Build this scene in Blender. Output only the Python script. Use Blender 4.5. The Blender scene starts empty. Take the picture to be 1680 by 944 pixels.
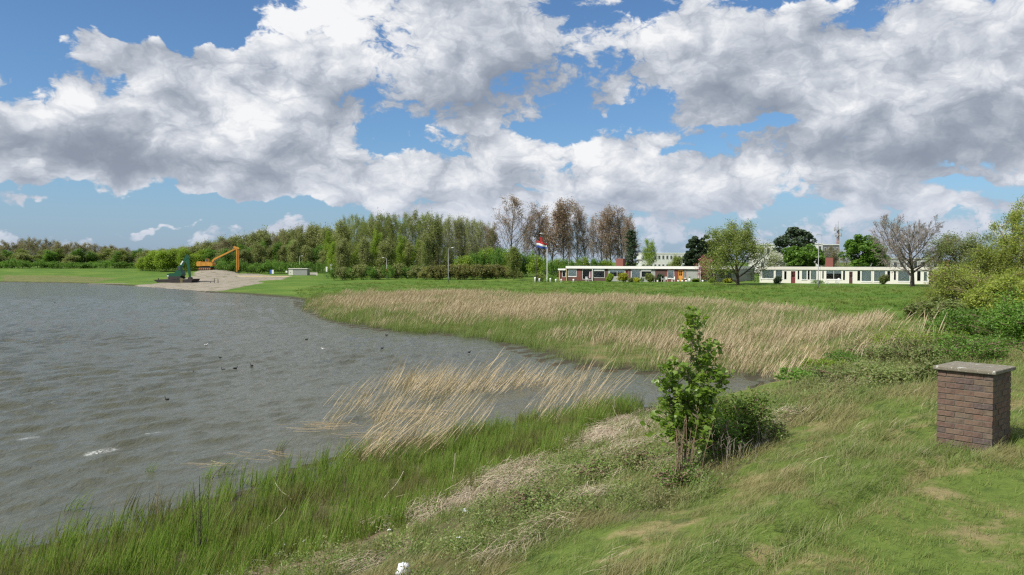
import bpy, math, random
import numpy as np
from mathutils import Vector, Matrix
R = math.radians
rnd = random.Random(7)
scene = bpy.context.scene

# ------------------------------------------------------------------ camera
F = 1307.0; PITCH = R(1.84); EYE = 5.2
cam_data = bpy.data.cameras.new('camera')
cam_data.sensor_width = 36.0; cam_data.lens = 36.0 * F / 1680.0
cam_data.clip_start = 0.1; cam_data.clip_end = 9000
cam = bpy.data.objects.new('camera', cam_data)
cam.location = (0, 0, EYE); cam.rotation_euler = (R(90) - PITCH, 0, 0)
scene.collection.objects.link(cam); scene.camera = cam
scene.view_settings.view_transform = 'Standard'; scene.view_settings.look = 'None'
scene.view_settings.exposure = 0.32; scene.view_settings.gamma = 1.0
scene.render.resolution_x = 1024; scene.render.resolution_y = 575
scene.cycles.max_bounces = 6; scene.cycles.diffuse_bounces = 3; scene.cycles.transparent_max_bounces = 12
scene.cycles.sample_clamp_indirect = 4.0; scene.cycles.filter_width = 1.3; scene.cycles.use_denoising = False

# ------------------------------------------------------------------ sun
SUN_DIR = Vector((-0.84, -0.54, 0)).normalized()          # horizontally towards the sun
SUN_EL = R(50)
to_sun = Vector((SUN_DIR.x * math.cos(SUN_EL), SUN_DIR.y * math.cos(SUN_EL), math.sin(SUN_EL)))
sd_ = bpy.data.lights.new('sun', 'SUN'); sd_.energy = 4.6; sd_.angle = R(0.55); sd_.color = (1.0, 0.955, 0.87)
sun = bpy.data.objects.new('sun', sd_); scene.collection.objects.link(sun)
sun.rotation_euler = to_sun.to_track_quat('Z', 'Y').to_euler()

# ------------------------------------------------------------------ node helpers
class NT:
    def __init__(self, tree): self.t = tree; self.n = tree.nodes; self.l = tree.links
    def new(self, typ, **kw):
        nd = self.n.new(typ)
        for k, v in kw.items(): setattr(nd, k, v)
        return nd
    def put(self, sock, v):
        if isinstance(v, bpy.types.NodeSocket): self.l.new(v, sock)
        elif v is not None: sock.default_value = v
    def m(self, op, a, b=None, c=None, clamp=False):
        nd = self.n.new('ShaderNodeMath'); nd.operation = op; nd.use_clamp = clamp
        self.put(nd.inputs[0], a)
        if b is not None: self.put(nd.inputs[1], b)
        if c is not None: self.put(nd.inputs[2], c)
        return nd.outputs[0]
    def vm(self, op, a, b=None, out=0):
        nd = self.n.new('ShaderNodeVectorMath'); nd.operation = op
        self.put(nd.inputs[0], a)
        if b is not None: self.put(nd.inputs[1], b)
        return nd.outputs[out]
    def mix(self, f, a, b, typ='RGBA'):
        nd = self.n.new('ShaderNodeMix'); nd.data_type = typ
        ins = [s for s in nd.inputs if s.enabled]
        def col(v): return v if isinstance(v, bpy.types.NodeSocket) or typ == 'FLOAT' or len(v) == 4 else (*v, 1)
        self.put(ins[0], f); self.put(ins[1], col(a)); self.put(ins[2], col(b))
        return [o for o in nd.outputs if o.enabled][0]
    def noise(self, vec, scale=1.0, detail=4, rough=0.5, dist=0.0, out=0, lac=2.0):
        nd = self.n.new('ShaderNodeTexNoise')
        if vec is not None: self.l.new(vec, nd.inputs['Vector'])
        self.put(nd.inputs['Scale'], scale); nd.inputs['Detail'].default_value = detail
        nd.inputs['Roughness'].default_value = rough; nd.inputs['Distortion'].default_value = dist
        nd.inputs['Lacunarity'].default_value = lac
        return nd.outputs[out]
    def ramp(self, f, stops, interp='LINEAR'):
        nd = self.n.new('ShaderNodeValToRGB'); self.put(nd.inputs[0], f); cr = nd.color_ramp; cr.interpolation = interp
        while len(cr.elements) < len(stops): cr.elements.new(0.5)
        for e, (p, c) in zip(cr.elements, stops):
            e.position = p; e.color = (*c, 1) if len(c) == 3 else c
        return nd.outputs[0]
    def smooth(self, v, a, b, lo=0.0, hi=1.0):
        nd = self.n.new('ShaderNodeMapRange'); nd.interpolation_type = 'SMOOTHSTEP'
        self.put(nd.inputs[0], v); nd.inputs[1].default_value = a; nd.inputs[2].default_value = b
        nd.inputs[3].default_value = lo; nd.inputs[4].default_value = hi
        return nd.outputs[0]

# ------------------------------------------------------------------ world: daylight sky with broken cumulus
world = bpy.data.worlds.new('World'); scene.world = world; world.use_nodes = True
W = NT(world.node_tree); W.n.clear()
wout = W.new('ShaderNodeOutputWorld'); wbg = W.new('ShaderNodeBackground')
W.l.new(wbg.outputs[0], wout.inputs[0]); wbg.inputs[1].default_value = 0.1
sky = W.new('ShaderNodeTexSky', sky_type='NISHITA'); sky.sun_disc = False
sky.sun_elevation = SUN_EL; sky.sun_rotation = math.atan2(to_sun.x, to_sun.y)
sky.air_density = 1.0; sky.dust_density = 0.6; sky.ozone_density = 2.0; sky.altitude = 0
geo = W.new('ShaderNodeTexCoord'); dvec = geo.outputs['Generated']

def px_dir(px, py): a = (px - 840) / F; return math.atan(a), math.atan((430 - py) / F / math.sqrt(1 + a * a))
# cloud fields over azimuth (u) and elevation (v): groups of soft patches carry the cover, noise carries the form
CLOUD = [  # px, py, rx, ry, amount   (positive cloud, negative gap)
    (180, 0, 220, 50, -1.3), (350, 22, 70, 44, -0.8), (20, 45, 80, 40, -0.8), (330, 70, 30, 26, -.5),
    (205, 158, 42, 16, -0.34), (130, 352, 330, 33, -0.85), (100, 262, 180, 34, .45), (300, 262, 160, 34, .4), (380, 308, 40, 15, .5), (80, 330, 130, 13, .55),
    (490, 345, 120, 24, -0.55), (330, 372, 60, 9, .2), (640, 209, 60, 13, -0.4), (1105, 158, 55, 30, -0.45), (1030, 195, 90, 20, -0.4),
    (880, 222, 80, 16, -0.38), (1270, 305, 120, 10, -.2), (1290, 352, 110, 20, -0.3), (1195, 322, 50, 17, .35), (1280, 4, 60, 15, -0.4),
    (1450, 335, 70, 20, .2), (1520, 305, 90, 9, -.2), (1500, 352, 60, 10, -.2), (1380, 285, 200, 18, .3), (600, 40, 200, 70, .3), (870, 245, 130, 26, .35), (950, 110, 260, 100, .25), (1330, 205, 150, 9, -.4), (1520, 178, 110, 8, -.3), (700, 255, 90, 8, -.35), (1090, 262, 90, 8, -.35), (420, 262, 70, 8, -.3), (1560, 275, 120, 8, -.35), (900, 310, 120, 7, -.3),
    (250, 110, 220, 60, .3), (250, 245, 200, 50, .35), (1400, 120, 300, 100, .35), (60, 210, 130, 60, .3), (560, 300, 120, 30, .2), (1000, 290, 300, 50, .30), (1560, 230, 200, 60, .3), (700, 290, 200, 40, .15), (200, 372, 60, 9, .5), (270, 372, 50, 9, .5), (1620, 330, 90, 12, .35), (1180, 335, 90, 14, .3), (940, 320, 160, 30, .2), (1420, 310, 90, 12, .3), (60, 232, 160, 50, .25), (470, 215, 160, 50, .25), (1640, 110, 120, 90, .3),
]
GREY = [(850, 160, 330, 62, .62), (60, 235, 160, 40, .5), (300, 250, 150, 30, .1), (1250, 248, 330, 30, .36), (1560, 255, 220, 26, .26), (1300, 60, 250, 45, .22), (140, 130, 150, 30, .2),
        (560, 285, 160, 16, .22), (560, 50, 190, 55, -.4), (330, 215, 120, 40, -.25), (870, 250, 120, 26, -.45), (1040, 30, 40, 22, -.3), (1580, 150, 160, 40, .1), (700, 15, 150, 22, -.1)]
def patches(t, uv, lst):
    acc = None
    for px, py, rx, ry, w in lst:
        a, e = px_dir(px, py)
        d = t.vm('SUBTRACT', uv, (a, e, 0)); d = t.vm('MULTIPLY', d, (F / rx, F / ry, 0))
        l = t.vm('LENGTH', d, out=1)
        k = t.smooth(l, 0.15, 1.5, w, 0.0)
        acc = k if acc is None else t.m('ADD', acc, k)
    return acc
def cloud_group():
    g = bpy.data.node_groups.new('cloud_form', 'ShaderNodeTree')
    g.interface.new_socket('UV', in_out='INPUT', socket_type='NodeSocketVector')
    g.interface.new_socket('Form', in_out='OUTPUT', socket_type='NodeSocketFloat'); g.interface.new_socket('Billow', in_out='OUTPUT', socket_type='NodeSocketFloat')
    t = NT(g); gi = t.new('NodeGroupInput'); go = t.new('NodeGroupOutput')
    q = t.vm('MULTIPLY', gi.outputs[0], (1.0, 1.55, 0))
    n0 = t.noise(q, 5.2, 9, .60, 0); n0.node.noise_dimensions = '2D'
    wv = t.noise(q, 13, 4, .6, 0, out=1); wv.node.noise_dimensions = '2D'
    vo = t.new('ShaderNodeTexVoronoi', feature='F1'); vo.voronoi_dimensions = '2D'
    t.l.new(t.vm('ADD', q, t.vm('MULTIPLY', wv, (.085, .085, 0))), vo.inputs['Vector']); vo.inputs['Scale'].default_value = 17.0
    vo.inputs['Detail'].default_value = 3.0; vo.inputs['Roughness'].default_value = .55; vo.inputs['Lacunarity'].default_value = 2.3
    b = t.m('SUBTRACT', .42, vo.outputs['Distance'])
    t.l.new(t.m('ADD', t.m('MULTIPLY', t.m('SUBTRACT', n0, .5), 2.3), t.m('MULTIPLY', b, .42)), go.inputs[0]); t.l.new(b, go.inputs[1])
    return g
CG = cloud_group()
sep = W.new('ShaderNodeSeparateXYZ'); W.l.new(W.vm('NORMALIZE', dvec), sep.inputs[0])
az = W.m('ARCTAN2', sep.outputs[0], sep.outputs[1]); el = W.m('ARCSINE', sep.outputs[2])
cuv = W.new('ShaderNodeCombineXYZ'); W.l.new(az, cuv.inputs[0]); W.l.new(el, cuv.inputs[1]); uv0 = cuv.outputs[0]
cgn = W.new('ShaderNodeGroup'); cgn.node_tree = CG; W.l.new(uv0, cgn.inputs[0]); N0 = cgn.outputs[0]; B0 = cgn.outputs[1]
def low(off):
    n = W.noise(W.vm('MULTIPLY', W.vm('ADD', uv0, off), (1.0, 1.55, 0)), 5.2, 3.5, .60, 0); n.node.noise_dimensions = '2D'; return n
warp = W.noise(uv0, 9, 4, .6, 0, out=1); warp.node.noise_dimensions = '2D'
uvw = W.vm('ADD', uv0, W.vm('MULTIPLY', W.vm('SUBTRACT', warp, (.5, .5, .5)), (.14, .08, 0)))
L0 = W.m('ADD', patches(W, uvw, CLOUD), .36)
D0 = W.m('ADD', N0, L0)
cover = W.smooth(D0, -0.03, 0.20)
grey = patches(W, uvw, GREY)
slope = W.m('MULTIPLY', W.m('SUBTRACT', low((0, 0, 0)), low((-.012, .030, 0))), 1.7)
body = W.smooth(D0, .15, 1.3, 0, .20)
lum = W.m('ADD', W.m('SUBTRACT', W.m('SUBTRACT', 0.92, body), W.m('MULTIPLY', grey, .66)), slope)
lum = W.m('ADD', lum, W.m('MULTIPLY', B0, .52))
ccol = W.ramp(lum, [(0.0, (.215, .250, .310)), (.28, (.27, .305, .365)), (.52, (.37, .405, .465)), (.78, (.55, .575, .62)), (1.0, (.74, .745, .755))])
ccol = W.vm('SCALE', ccol, None)
ccol.node.inputs['Scale'].default_value = 10.0
skyc = W.vm('MULTIPLY', sky.outputs[0], (.56, .76, .95))
pale = W.mix(W.smooth(el, 0.0, .13, .6, 0.0), skyc, (2.5, 3.3, 4.9))
cl_far = W.mix(W.smooth(el, 0.01, .12, .7, 0.0), ccol, (4.2, 4.7, 5.7))
cv = W.m('MULTIPLY', cover, W.smooth(el, -0.01, 0.045, .35, 1.0))
final = W.mix(cv, pale, cl_far)
W.l.new(final, wbg.inputs[0])
world.cycles.sampling_method = 'MANUAL'; world.cycles.sample_map_resolution = 512

# ------------------------------------------------------------------ projection helpers
cp, sp = math.cos(PITCH), math.sin(PITCH)
def proj(x, y, z):
    dz = z - EYE
    yc = y * cp - dz * sp           # depth
    up = y * sp + dz * cp
    yc = np.maximum(yc, 0.05)
    return 840 + F * x / yc, 472 - F * up / yc
def ray(px, py):
    a = (px - 840) / F; b = (472 - py) / F
    return np.array([a, cp + b * sp, -sp + b * cp])
def on_plane(px, py, z=0.0):
    d = ray(px, py); t = (z - EYE) / d[2]
    return d[0] * t, d[1] * t
def at_dist(px, Y):                 # x for a pixel column at depth Y (near the horizon)
    return (px - 840) / F * Y
def z_at(py, Y):
    d = ray(840, py); return EYE + d[2] / d[1] * Y
def in_poly(px, py, poly):
    inside = np.zeros(px.shape, bool); n = len(poly)
    for i in range(n):
        x1, y1 = poly[i]; x2, y2 = poly[(i + 1) % n]
        if y1 == y2: continue
        c = ((y1 > py) != (y2 > py)) & (px < (x2 - x1) * (py - y1) / (y2 - y1) + x1)
        inside ^= c
    return inside
def poly_dist(x, y, poly, closed=True):
    d = np.full(x.shape, 1e9); n = len(poly)
    for i in range(n if closed else n - 1):
        ax, ay = poly[i]; bx, by = poly[(i + 1) % n]
        vx, vy = bx - ax, by - ay; L = vx * vx + vy * vy + 1e-12
        t = np.clip(((x - ax) * vx + (y - ay) * vy) / L, 0, 1)
        d = np.minimum(d, np.hypot(x - ax - t * vx, y - ay - t * vy))
    return d
# value noise (vectorised, smooth)
_perm = np.random.RandomState(11).rand(256, 256)
def vnoise(x, y, s=1.0, ox=0.0):
    x = x * s + ox + 1000; y = y * s + ox * 1.7 + 1000
    xi = np.floor(x).astype(int); yi = np.floor(y).astype(int); fx = x - xi; fy = y - yi
    fx = fx * fx * (3 - 2 * fx); fy = fy * fy * (3 - 2 * fy)
    g = lambda a, b: _perm[a & 255, b & 255]
    return (g(xi, yi) * (1 - fx) + g(xi + 1, yi) * fx) * (1 - fy) + (g(xi, yi + 1) * (1 - fx) + g(xi + 1, yi + 1) * fx) * fy - .5
def sstep(v, a, b):
    t = np.clip((v - a) / (b - a), 0, 1); return t * t * (3 - 2 * t)

# ------------------------------------------------------------------ object helpers
def link(o, parent=None):
    scene.collection.objects.link(o)
    if parent is not None: o.parent = parent
    return o
def tag(o, label=None, cat=None, group=None, kind=None):
    if label: o['label'] = label
    if cat: o['category'] = cat
    if group: o['group'] = group
    if kind: o['kind'] = kind
    return o
def empty(name, loc, rz=0, label=None, cat=None, group=None):
    o = bpy.data.objects.new(name, None); o.location = loc; o.rotation_euler = (0, 0, rz); o.empty_display_size = .2
    return tag(link(o), label, cat, group)
def mesh_np(name, V, Fc, mat=None, smooth=False):
    """V (n,3); Fc an (m,k) array or list of such arrays"""
    V = np.asarray(V, np.float32).reshape(-1, 3)
    if not isinstance(Fc, list): Fc = [Fc]
    Fc = [np.asarray(f, np.int32) for f in Fc if len(f)]
    me = bpy.data.meshes.new(name)
    nl = sum(f.size for f in Fc); nf = sum(len(f) for f in Fc)
    me.vertices.add(len(V)); me.vertices.foreach_set('co', V.ravel())
    me.loops.add(nl); me.loops.foreach_set('vertex_index', np.concatenate([f.ravel() for f in Fc]))
    sizes = np.concatenate([np.full(len(f), f.shape[1], np.int32) for f in Fc])
    me.polygons.add(nf); me.polygons.foreach_set('loop_start', np.concatenate([[0], np.cumsum(sizes)[:-1]]).astype(np.int32))
    me.polygons.foreach_set('loop_total', sizes)
    if smooth: me.polygons.foreach_set('use_smooth', np.ones(nf, bool))
    me.update(calc_edges=True); me.validate()
    if mat: me.materials.append(mat)
    return me
def obj(name, me, parent=None, loc=None):
    o = bpy.data.objects.new(name, me)
    if loc is not None: o.location = loc
    return link(o, parent)
class MB:
    """collects simple solids into one mesh"""
    def __init__(self): self.v = []; self.f = []
    def add(self, vs, fs):
        k = len(self.v); self.v.extend([tuple(v) for v in vs]); self.f.extend([tuple(i + k for i in f) for f in fs]); return self
    def box(self, x0, x1, y0, y1, z0, z1, bev=0.0):
        if bev <= 0:
            vs = [(x, y, z) for z in (z0, z1) for y in (y0, y1) for x in (x0, x1)]
            return self.add(vs, [(0, 2, 3, 1), (4, 5, 7, 6), (0, 1, 5, 4), (2, 6, 7, 3), (0, 4, 6, 2), (1, 3, 7, 5)])
        b = bev; vs = []
        for z, i in ((z0, b), (z0 + b, 0), (z1 - b, 0), (z1, b)):
            vs += [(x0 + i, y0 + i, z), (x1 - i, y0 + i, z), (x1 - i, y1 - i, z), (x0 + i, y1 - i, z)]
        fs = [(3, 2, 1, 0), (12, 13, 14, 15)]
        for k in range(3):
            for j in range(4):
                a = k * 4 + j; c = k * 4 + (j + 1) % 4; fs.append((a, c, c + 4, a + 4))
        return self.add(vs, fs)
    def prism(self, pts, y0, y1):       # outline in x,z extruded along y
        n = len(pts); vs = [(p[0], y0, p[1]) for p in pts] + [(p[0], y1, p[1]) for p in pts]
        return self.add(vs, [tuple(range(n)), tuple(range(2 * n - 1, n - 1, -1))] + [(i, i + n, (i + 1) % n + n, (i + 1) % n) for i in range(n)])
    def tube(self, pts, rad, k=8, cap=True):
        pts = [Vector(p) for p in pts]; n = len(pts)
        if not isinstance(rad, (list, tuple)): rad = [rad] * n
        vs = []
        for i, p in enumerate(pts):
            d = (pts[min(i + 1, n - 1)] - pts[max(i - 1, 0)]).normalized()
            a = d.cross(Vector((0, 0, 1)) if abs(d.z) < .9 else Vector((1, 0, 0))).normalized(); b = d.cross(a)
            for j in range(k):
                t = 2 * math.pi * j / k; vs.append(p + (a * math.cos(t) + b * math.sin(t)) * rad[i])
        fs = [(i * k + j, i * k + (j + 1) % k, (i + 1) * k + (j + 1) % k, (i + 1) * k + j) for i in range(n - 1) for j in range(k)]
        if cap: fs += [tuple(range(k - 1, -1, -1)), tuple(range((n - 1) * k, n * k))]
        return self.add(vs, fs)
    def beam(self, a, b, w, h, w2=None, h2=None):    # rectangular bar from a to b
        a = Vector(a); b = Vector(b); d = (b - a).normalized()
        s = d.cross(Vector((0, 1, 0))); s = s.normalized() if s.length > .05 else Vector((1, 0, 0)); u = d.cross(s).normalized()
        w2 = w2 or w; h2 = h2 or h
        vs = [a + s * (i * h / 2) + u * (j * w / 2) for i, j in ((-1, -1), (1, -1), (1, 1), (-1, 1))] + [b + s * (i * h2 / 2) + u * (j * w2 / 2) for i, j in ((-1, -1), (1, -1), (1, 1), (-1, 1))]
        return self.add(vs, [(0, 1, 2, 3), (7, 6, 5, 4), (0, 4, 5, 1), (1, 5, 6, 2), (2, 6, 7, 3), (3, 7, 4, 0)])
    def ball(self, c, r, seg=12, rings=8, sq=(1, 1, 1)):
        vs = []; fs = []
        for i in range(rings + 1):
            th = math.pi * i / rings
            for j in range(seg):
                ph = 2 * math.pi * j / seg
                vs.append((c[0] + r * sq[0] * math.sin(th) * math.cos(ph), c[1] + r * sq[1] * math.sin(th) * math.sin(ph), c[2] + r * sq[2] * math.cos(th)))
        for i in range(rings):
            for j in range(seg): fs.append((i * seg + j, (i + 1) * seg + j, (i + 1) * seg + (j + 1) % seg, i * seg + (j + 1) % seg))
        return self.add(vs, fs)
    def build(self, name, mat, parent=None, smooth=False, loc=None):
        me = bpy.data.meshes.new(name); me.from_pydata([tuple(v) for v in self.v], [], self.f); me.materials.append(mat)
        if smooth: me.polygons.foreach_set('use_smooth', np.ones(len(me.polygons), bool))
        me.update(); return obj(name, me, parent, loc)
def box_part(name, mat, parent, *b, bev=0.0): return MB().box(*b, bev=bev).build(name, mat, parent)
def copy_tree(o, parent=None):
    c = o.copy(); link(c, parent)
    for ch in list(o.children): copy_tree(ch, c)
    return c

# ------------------------------------------------------------------ materials
def mat_new(name):
    m = bpy.data.materials.new(name); m.use_nodes = True; t = NT(m.node_tree)
    b = m.node_tree.nodes['Principled BSDF']; return m, t, b
def simple(name, col, rough=.6, var=.12, scale=6.0, metal=0.0, spec=.4, bump=0.0):
    m, t, b = mat_new(name); tc = t.new('ShaderNodeTexCoord')
    n = t.noise(tc.outputs['Object'], scale, 5, .6)
    c = t.mix(n, tuple(max(0, x * (1 - var * 1.6)) for x in col), tuple(min(1, x * (1 + var * 1.4)) for x in col))
    t.l.new(c, b.inputs['Base Color']); b.inputs['Roughness'].default_value = rough
    b.inputs['Metallic'].default_value = metal; b.inputs['Specular IOR Level'].default_value = spec
    if bump:
        bp = t.new('ShaderNodeBump'); bp.inputs['Strength'].default_value = bump; t.l.new(n, bp.inputs['Height']); t.l.new(bp.outputs[0], b.inputs['Normal'])
    return m
def leafy(name, cols, trans=.35, rough=.55, patch=.0, pscale=.6, pcol=None, spec=.3):
    """foliage: colour differs leaf by leaf and in patches over the place"""
    m, t, b = mat_new(name); g = t.new('ShaderNodeNewGeometry'); oi = t.new('ShaderNodeObjectInfo')
    r = t.m('FRACT', t.m('ADD', g.outputs['Random Per Island'], t.m('MULTIPLY', oi.outputs['Random'], .37)))
    n = len(cols); c = t.ramp(r, [(i / max(1, n - 1), cc) for i, cc in enumerate(cols)])
    if pcol:
        pn = t.noise(g.outputs['Position'], pscale, 3, .6)
        c = t.mix(t.smooth(pn, .5 - patch * .25, .62 - patch * .1), c, pcol)
    hv = t.m('ADD', t.m('MULTIPLY', oi.outputs['Random'], .35), .82)
    c = t.vm('SCALE', c); c.node.inputs['Scale'].default_value = 1; t.l.new(hv, c.node.inputs['Scale'])
    t.l.new(c, b.inputs['Base Color']); b.inputs['Roughness'].default_value = rough; b.inputs['Specular IOR Level'].default_value = spec
    if trans:
        tr = t.new('ShaderNodeBsdfTranslucent'); c2 = t.vm('MULTIPLY', c, (1.15, 1.2, .7)); t.l.new(c2, tr.inputs[0])
        mx = t.new('ShaderNodeMixShader'); mx.inputs[0].default_value = trans
        t.l.new(b.outputs[0], mx.inputs[1]); t.l.new(tr.outputs[0], mx.inputs[2])
        t.l.new(mx.outputs[0], m.node_tree.nodes['Material Output'].inputs[0])
    return m

# ------------------------------------------------------------------ the lake outline (traced on the water plane)
SHORE_PX = [(0, 463), (90, 464), (170, 466), (215, 469), (255, 471), (320, 476), (358, 480), (400, 482), (440, 485), (475, 488), (500, 492),
            (506, 502), (520, 509), (548, 519), (575, 528), (610, 536), (650, 541), (690, 543), (740, 546), (790, 551), (830, 554), (862, 562),
            (885, 574), (915, 584), (950, 595), (985, 601), (1030, 604), (1080, 606), (1130, 609), (1180, 611), (1230, 611), (1270, 615), (1306, 628),
            (1312, 648), (1275, 664), (1200, 674), (1130, 682), (1070, 686), (1010, 690), (940, 703), (840, 722), (700, 748), (560, 790), (450, 838), (330, 880), (180, 925), (0, 968)]
LAKE = [on_plane(*p) for p in SHORE_PX]
LAKE += [(-22, 2), (-40, -40), (-60, -90), (-420, -90), (-420, 150), (-200, 196)]
LK = np.array(LAKE)
# the dike the photograph is taken from
NX, NY = math.cos(R(29.7)), -math.sin(R(29.7))       # across the dike, away from the lake
DP = on_plane(400, 944, .45)
def dike_d(x, y): return (x - DP[0]) * NX + (y - DP[1]) * NY
def dike_t(x, y): return -(x - DP[0]) * NY + (y - DP[1]) * NX
def shore_sd(x, y):
    x = np.asarray(x, float); y = np.asarray(y, float)
    d = poly_dist(x, y, LAKE); return np.where(in_poly(x, y, LAKE), -d, d)
PIL_H = 1.345; PIL = on_plane(1634, 609.5, EYE - PIL_H); PIL_DZ = 0.0; MOW_EDGE = [(0, 0), (1, 1)]
PILE = (at_dist(345, 222), 222.0)
def height(x, y, detail=True):
    x = np.asarray(x, float); y = np.asarray(y, float)
    sd = shore_sd(x, y)
    z = np.where(sd < 0, np.maximum(sd * .6, -1.2), .34 * (1 - np.exp(-np.maximum(sd, 0) / 1.6)))
    z = z + np.clip(sd - 4, 0, 80) * .0145
    d = dike_d(x, y); t = dike_t(x, y)
    rise = np.clip(d, 0, 10.6) * .30 - .03 * np.clip(d - 7.2, 0, 3.4) ** 2 * 1.2
    rise = rise + .35 * sstep(d, -2.5, .5)
    fade = 1 - sstep(t, 34, 70)
    drop = -.35 * sstep(t, 6, 22) * sstep(d, 4, 9) + PIL_DZ * np.exp(-(((x - PIL[0]) / 3.2) ** 2 + ((y - PIL[1]) / 3.2) ** 2))
    dz = (rise + drop) * fade
    z = np.where(sd > -2, np.maximum(z, np.minimum(dz, z + 10) * sstep(sd, .0, 2.2 + 3 * sstep(y, 18, 26))), z)
    # spoil heap and beach by the excavators
    px_, py_ = PILE
    e = np.exp(-(((x - px_) / 9) ** 2 + ((y - py_) / 12) ** 2)) * 2.2 + np.exp(-(((x - px_ - 19) / 13) ** 2 + ((y - py_ + 2) / 9) ** 2)) * .55
    z = z + e * sstep(sd, 1, 12)
    # far bank on the left lifts a little
    z = z + 1.0 * sstep(sd, 20, 110) * sstep(-x, 60, 140) * sstep(y, 150, 230)
    if detail:
        near = 1 - sstep(np.hypot(x, y), 30, 90)
        m = sstep(sd, 0, 2)
        z = z + m * near * (.10 * vnoise(x, y, .9) + .05 * vnoise(x, y, 2.3, 5) + .03 * vnoise(x, y, 5.1, 9))
        z = z + m * (1 - near) * (.22 * vnoise(x, y, .12, 3) + .10 * vnoise(x, y, .45, 7))
        # broken turf edge where the mowing stops
        if True:
            q = poly_dist(x, y, MOW_EDGE, closed=False)
            z = z - (.13 + .1 * vnoise(x, y, 1.3, 50)) * np.exp(-(q / .2) ** 2) * near + .08 * np.exp(-((q - .4) / .3) ** 2) * near
    return z
_want = EYE - PIL_H - 1.02; _h0 = float(height(np.array([PIL[0]]), np.array([PIL[1]]), False)[0]); PIL_DZ = _want - _h0; pass
def ground_hit(px, py, z0=1.0):
    z = z0
    for _ in range(14):
        x, y = on_plane(px, py, z); z = .5 * z + .5 * float(height(np.array([x]), np.array([y]), False)[0])
    return x, y, z
MOW_EDGE = [(0, 0), (1, 1)]
_e = [ground_hit(px, py, 2.2) for px, py in [(1660, 735), (1560, 762), (1470, 800), (1420, 828), (1350, 868), (1290, 905), (1200, 960), (1100, 1040)]]
MOW_EDGE = [(a, b) for a, b, c in _e]
def hz(x, y): return float(height(np.array([x]), np.array([y]))[0])

# ------------------------------------------------------------------ zones, drawn where they lie on the ground
Z_LITTER = [(300, 1010), (420, 935), (500, 912), (590, 880), (660, 850), (730, 815), (800, 790), (860, 768), (910, 745), (945, 715), (985, 690), (1040, 660), (1110, 645), (1118, 668), (1060, 695), (1015, 728), (985, 760), (900, 790), (850, 812), (770, 838), (700, 875), (630, 920), (550, 960), (480, 1010)]
Z_SAND = [(225, 468), (250, 466), (280, 463), (314, 455), (325, 444), (345, 440), (375, 443), (392, 449), (415, 449), (440, 452), (478, 453), (462, 459), (425, 461), (430, 465), (395, 471), (362, 478), (330, 478), (240, 472), (222, 470)]
Z_REED = [(495, 510), (510, 488), (560, 483), (700, 481), (820, 484), (930, 489), (1010, 488), (1090, 494), (1180, 500), (1290, 512), (1370, 522), (1440, 532), (1525, 548), (1545, 575), (1460, 592), (1390, 596), (1330, 612), (1310, 632), (1240, 618), (1130, 614), (1000, 608), (900, 590), (850, 565), (700, 552), (560, 530)]
Z_GREENREED = [(-260, 905), (0, 880), (120, 868), (240, 855), (330, 825), (420, 790), (500, 768), (590, 735), (690, 712), (800, 690), (900, 664), (1000, 662), (1060, 662), (1030, 685), (985, 700), (940, 728), (900, 752), (850, 775), (780, 805), (700, 842), (620, 878), (520, 915), (430, 945), (330, 1010), (-300, 1100)]
Z_WEEDS = [(470, 1010), (600, 925), (690, 865), (760, 825), (830, 800), (900, 775), (960, 755), (1000, 745), (1060, 700), (1110, 665), (1200, 655), (1300, 645), (1330, 620), (1420, 600), (1540, 575), (1560, 620), (1480, 640), (1390, 668), (1290, 710), (1230, 760), (1180, 800), (1080, 850), (980, 868), (880, 900), (760, 960), (680, 1010)]
Z_FARTAN = [(0, 452), (90, 452), (190, 457), (150, 464), (0, 463)]
def zone(x, y, z, poly):
    px, py = proj(x, y, z); return in_poly(px, py, poly)

# ------------------------------------------------------------------ ground sheet
def polar_grid(azs, rs):
    A, Rr = np.meshgrid(azs, rs, indexing='ij'); x = Rr * np.sin(A); y = Rr * np.cos(A)
    n, m = len(azs), len(rs); i = np.arange(n - 1)[:, None] * m + np.arange(m - 1)[None, :]
    f = np.stack([i, i + 1, i + m + 1, i + m], -1).reshape(-1, 4)
    return x.ravel(), y.ravel(), f
azs = np.concatenate([np.linspace(R(-180), R(-42), 40)[:-1], np.linspace(R(-42), R(42), 310), np.linspace(R(42), R(180), 40)[1:]])
rs = np.concatenate([np.geomspace(.4, 3, 8)[:-1], np.geomspace(3, 40, 190)[:-1], np.geomspace(40, 420, 200)[:-1], np.geomspace(420, 6000, 14)])
gx, gy, gf = polar_grid(azs, rs)
gz = height(gx, gy)
gme = mesh_np('ground', np.stack([gx, gy, gz], 1), gf, None, True)
gpx, gpy = proj(gx, gy, gz)
cz = np.zeros((len(gx), 4), np.float32); cz[:, 3] = 1
def soft(poly, amp=9):      # zone borders wander
    jx = amp * 2 * vnoise(gx, gy, .7, 2) * np.clip(12 / np.maximum(gy, 4), .1, 1.5); jy = amp * vnoise(gx, gy, .9, 4) * np.clip(12 / np.maximum(gy, 4), .1, 1.5)
    return (in_poly(gpx + jx, gpy + jy, poly) & (gy > 1)).astype(np.float32)
cz[:, 0] = soft(Z_LITTER)
cz[:, 1] = soft(Z_SAND, 3) * (gy > 120)
cz[:, 2] = np.maximum(soft(Z_REED), soft(Z_FARTAN, 3) * .8)
at_ = gme.color_attributes.new('zone', 'FLOAT_COLOR', 'POINT'); at_.data.foreach_set('color', cz.ravel())
c2 = np.zeros((len(gx), 4), np.float32); c2[:, 3] = 1
sdg = shore_sd(gx, gy)
c2[:, 0] = np.maximum(soft(Z_GREENREED), soft(Z_WEEDS))
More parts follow.
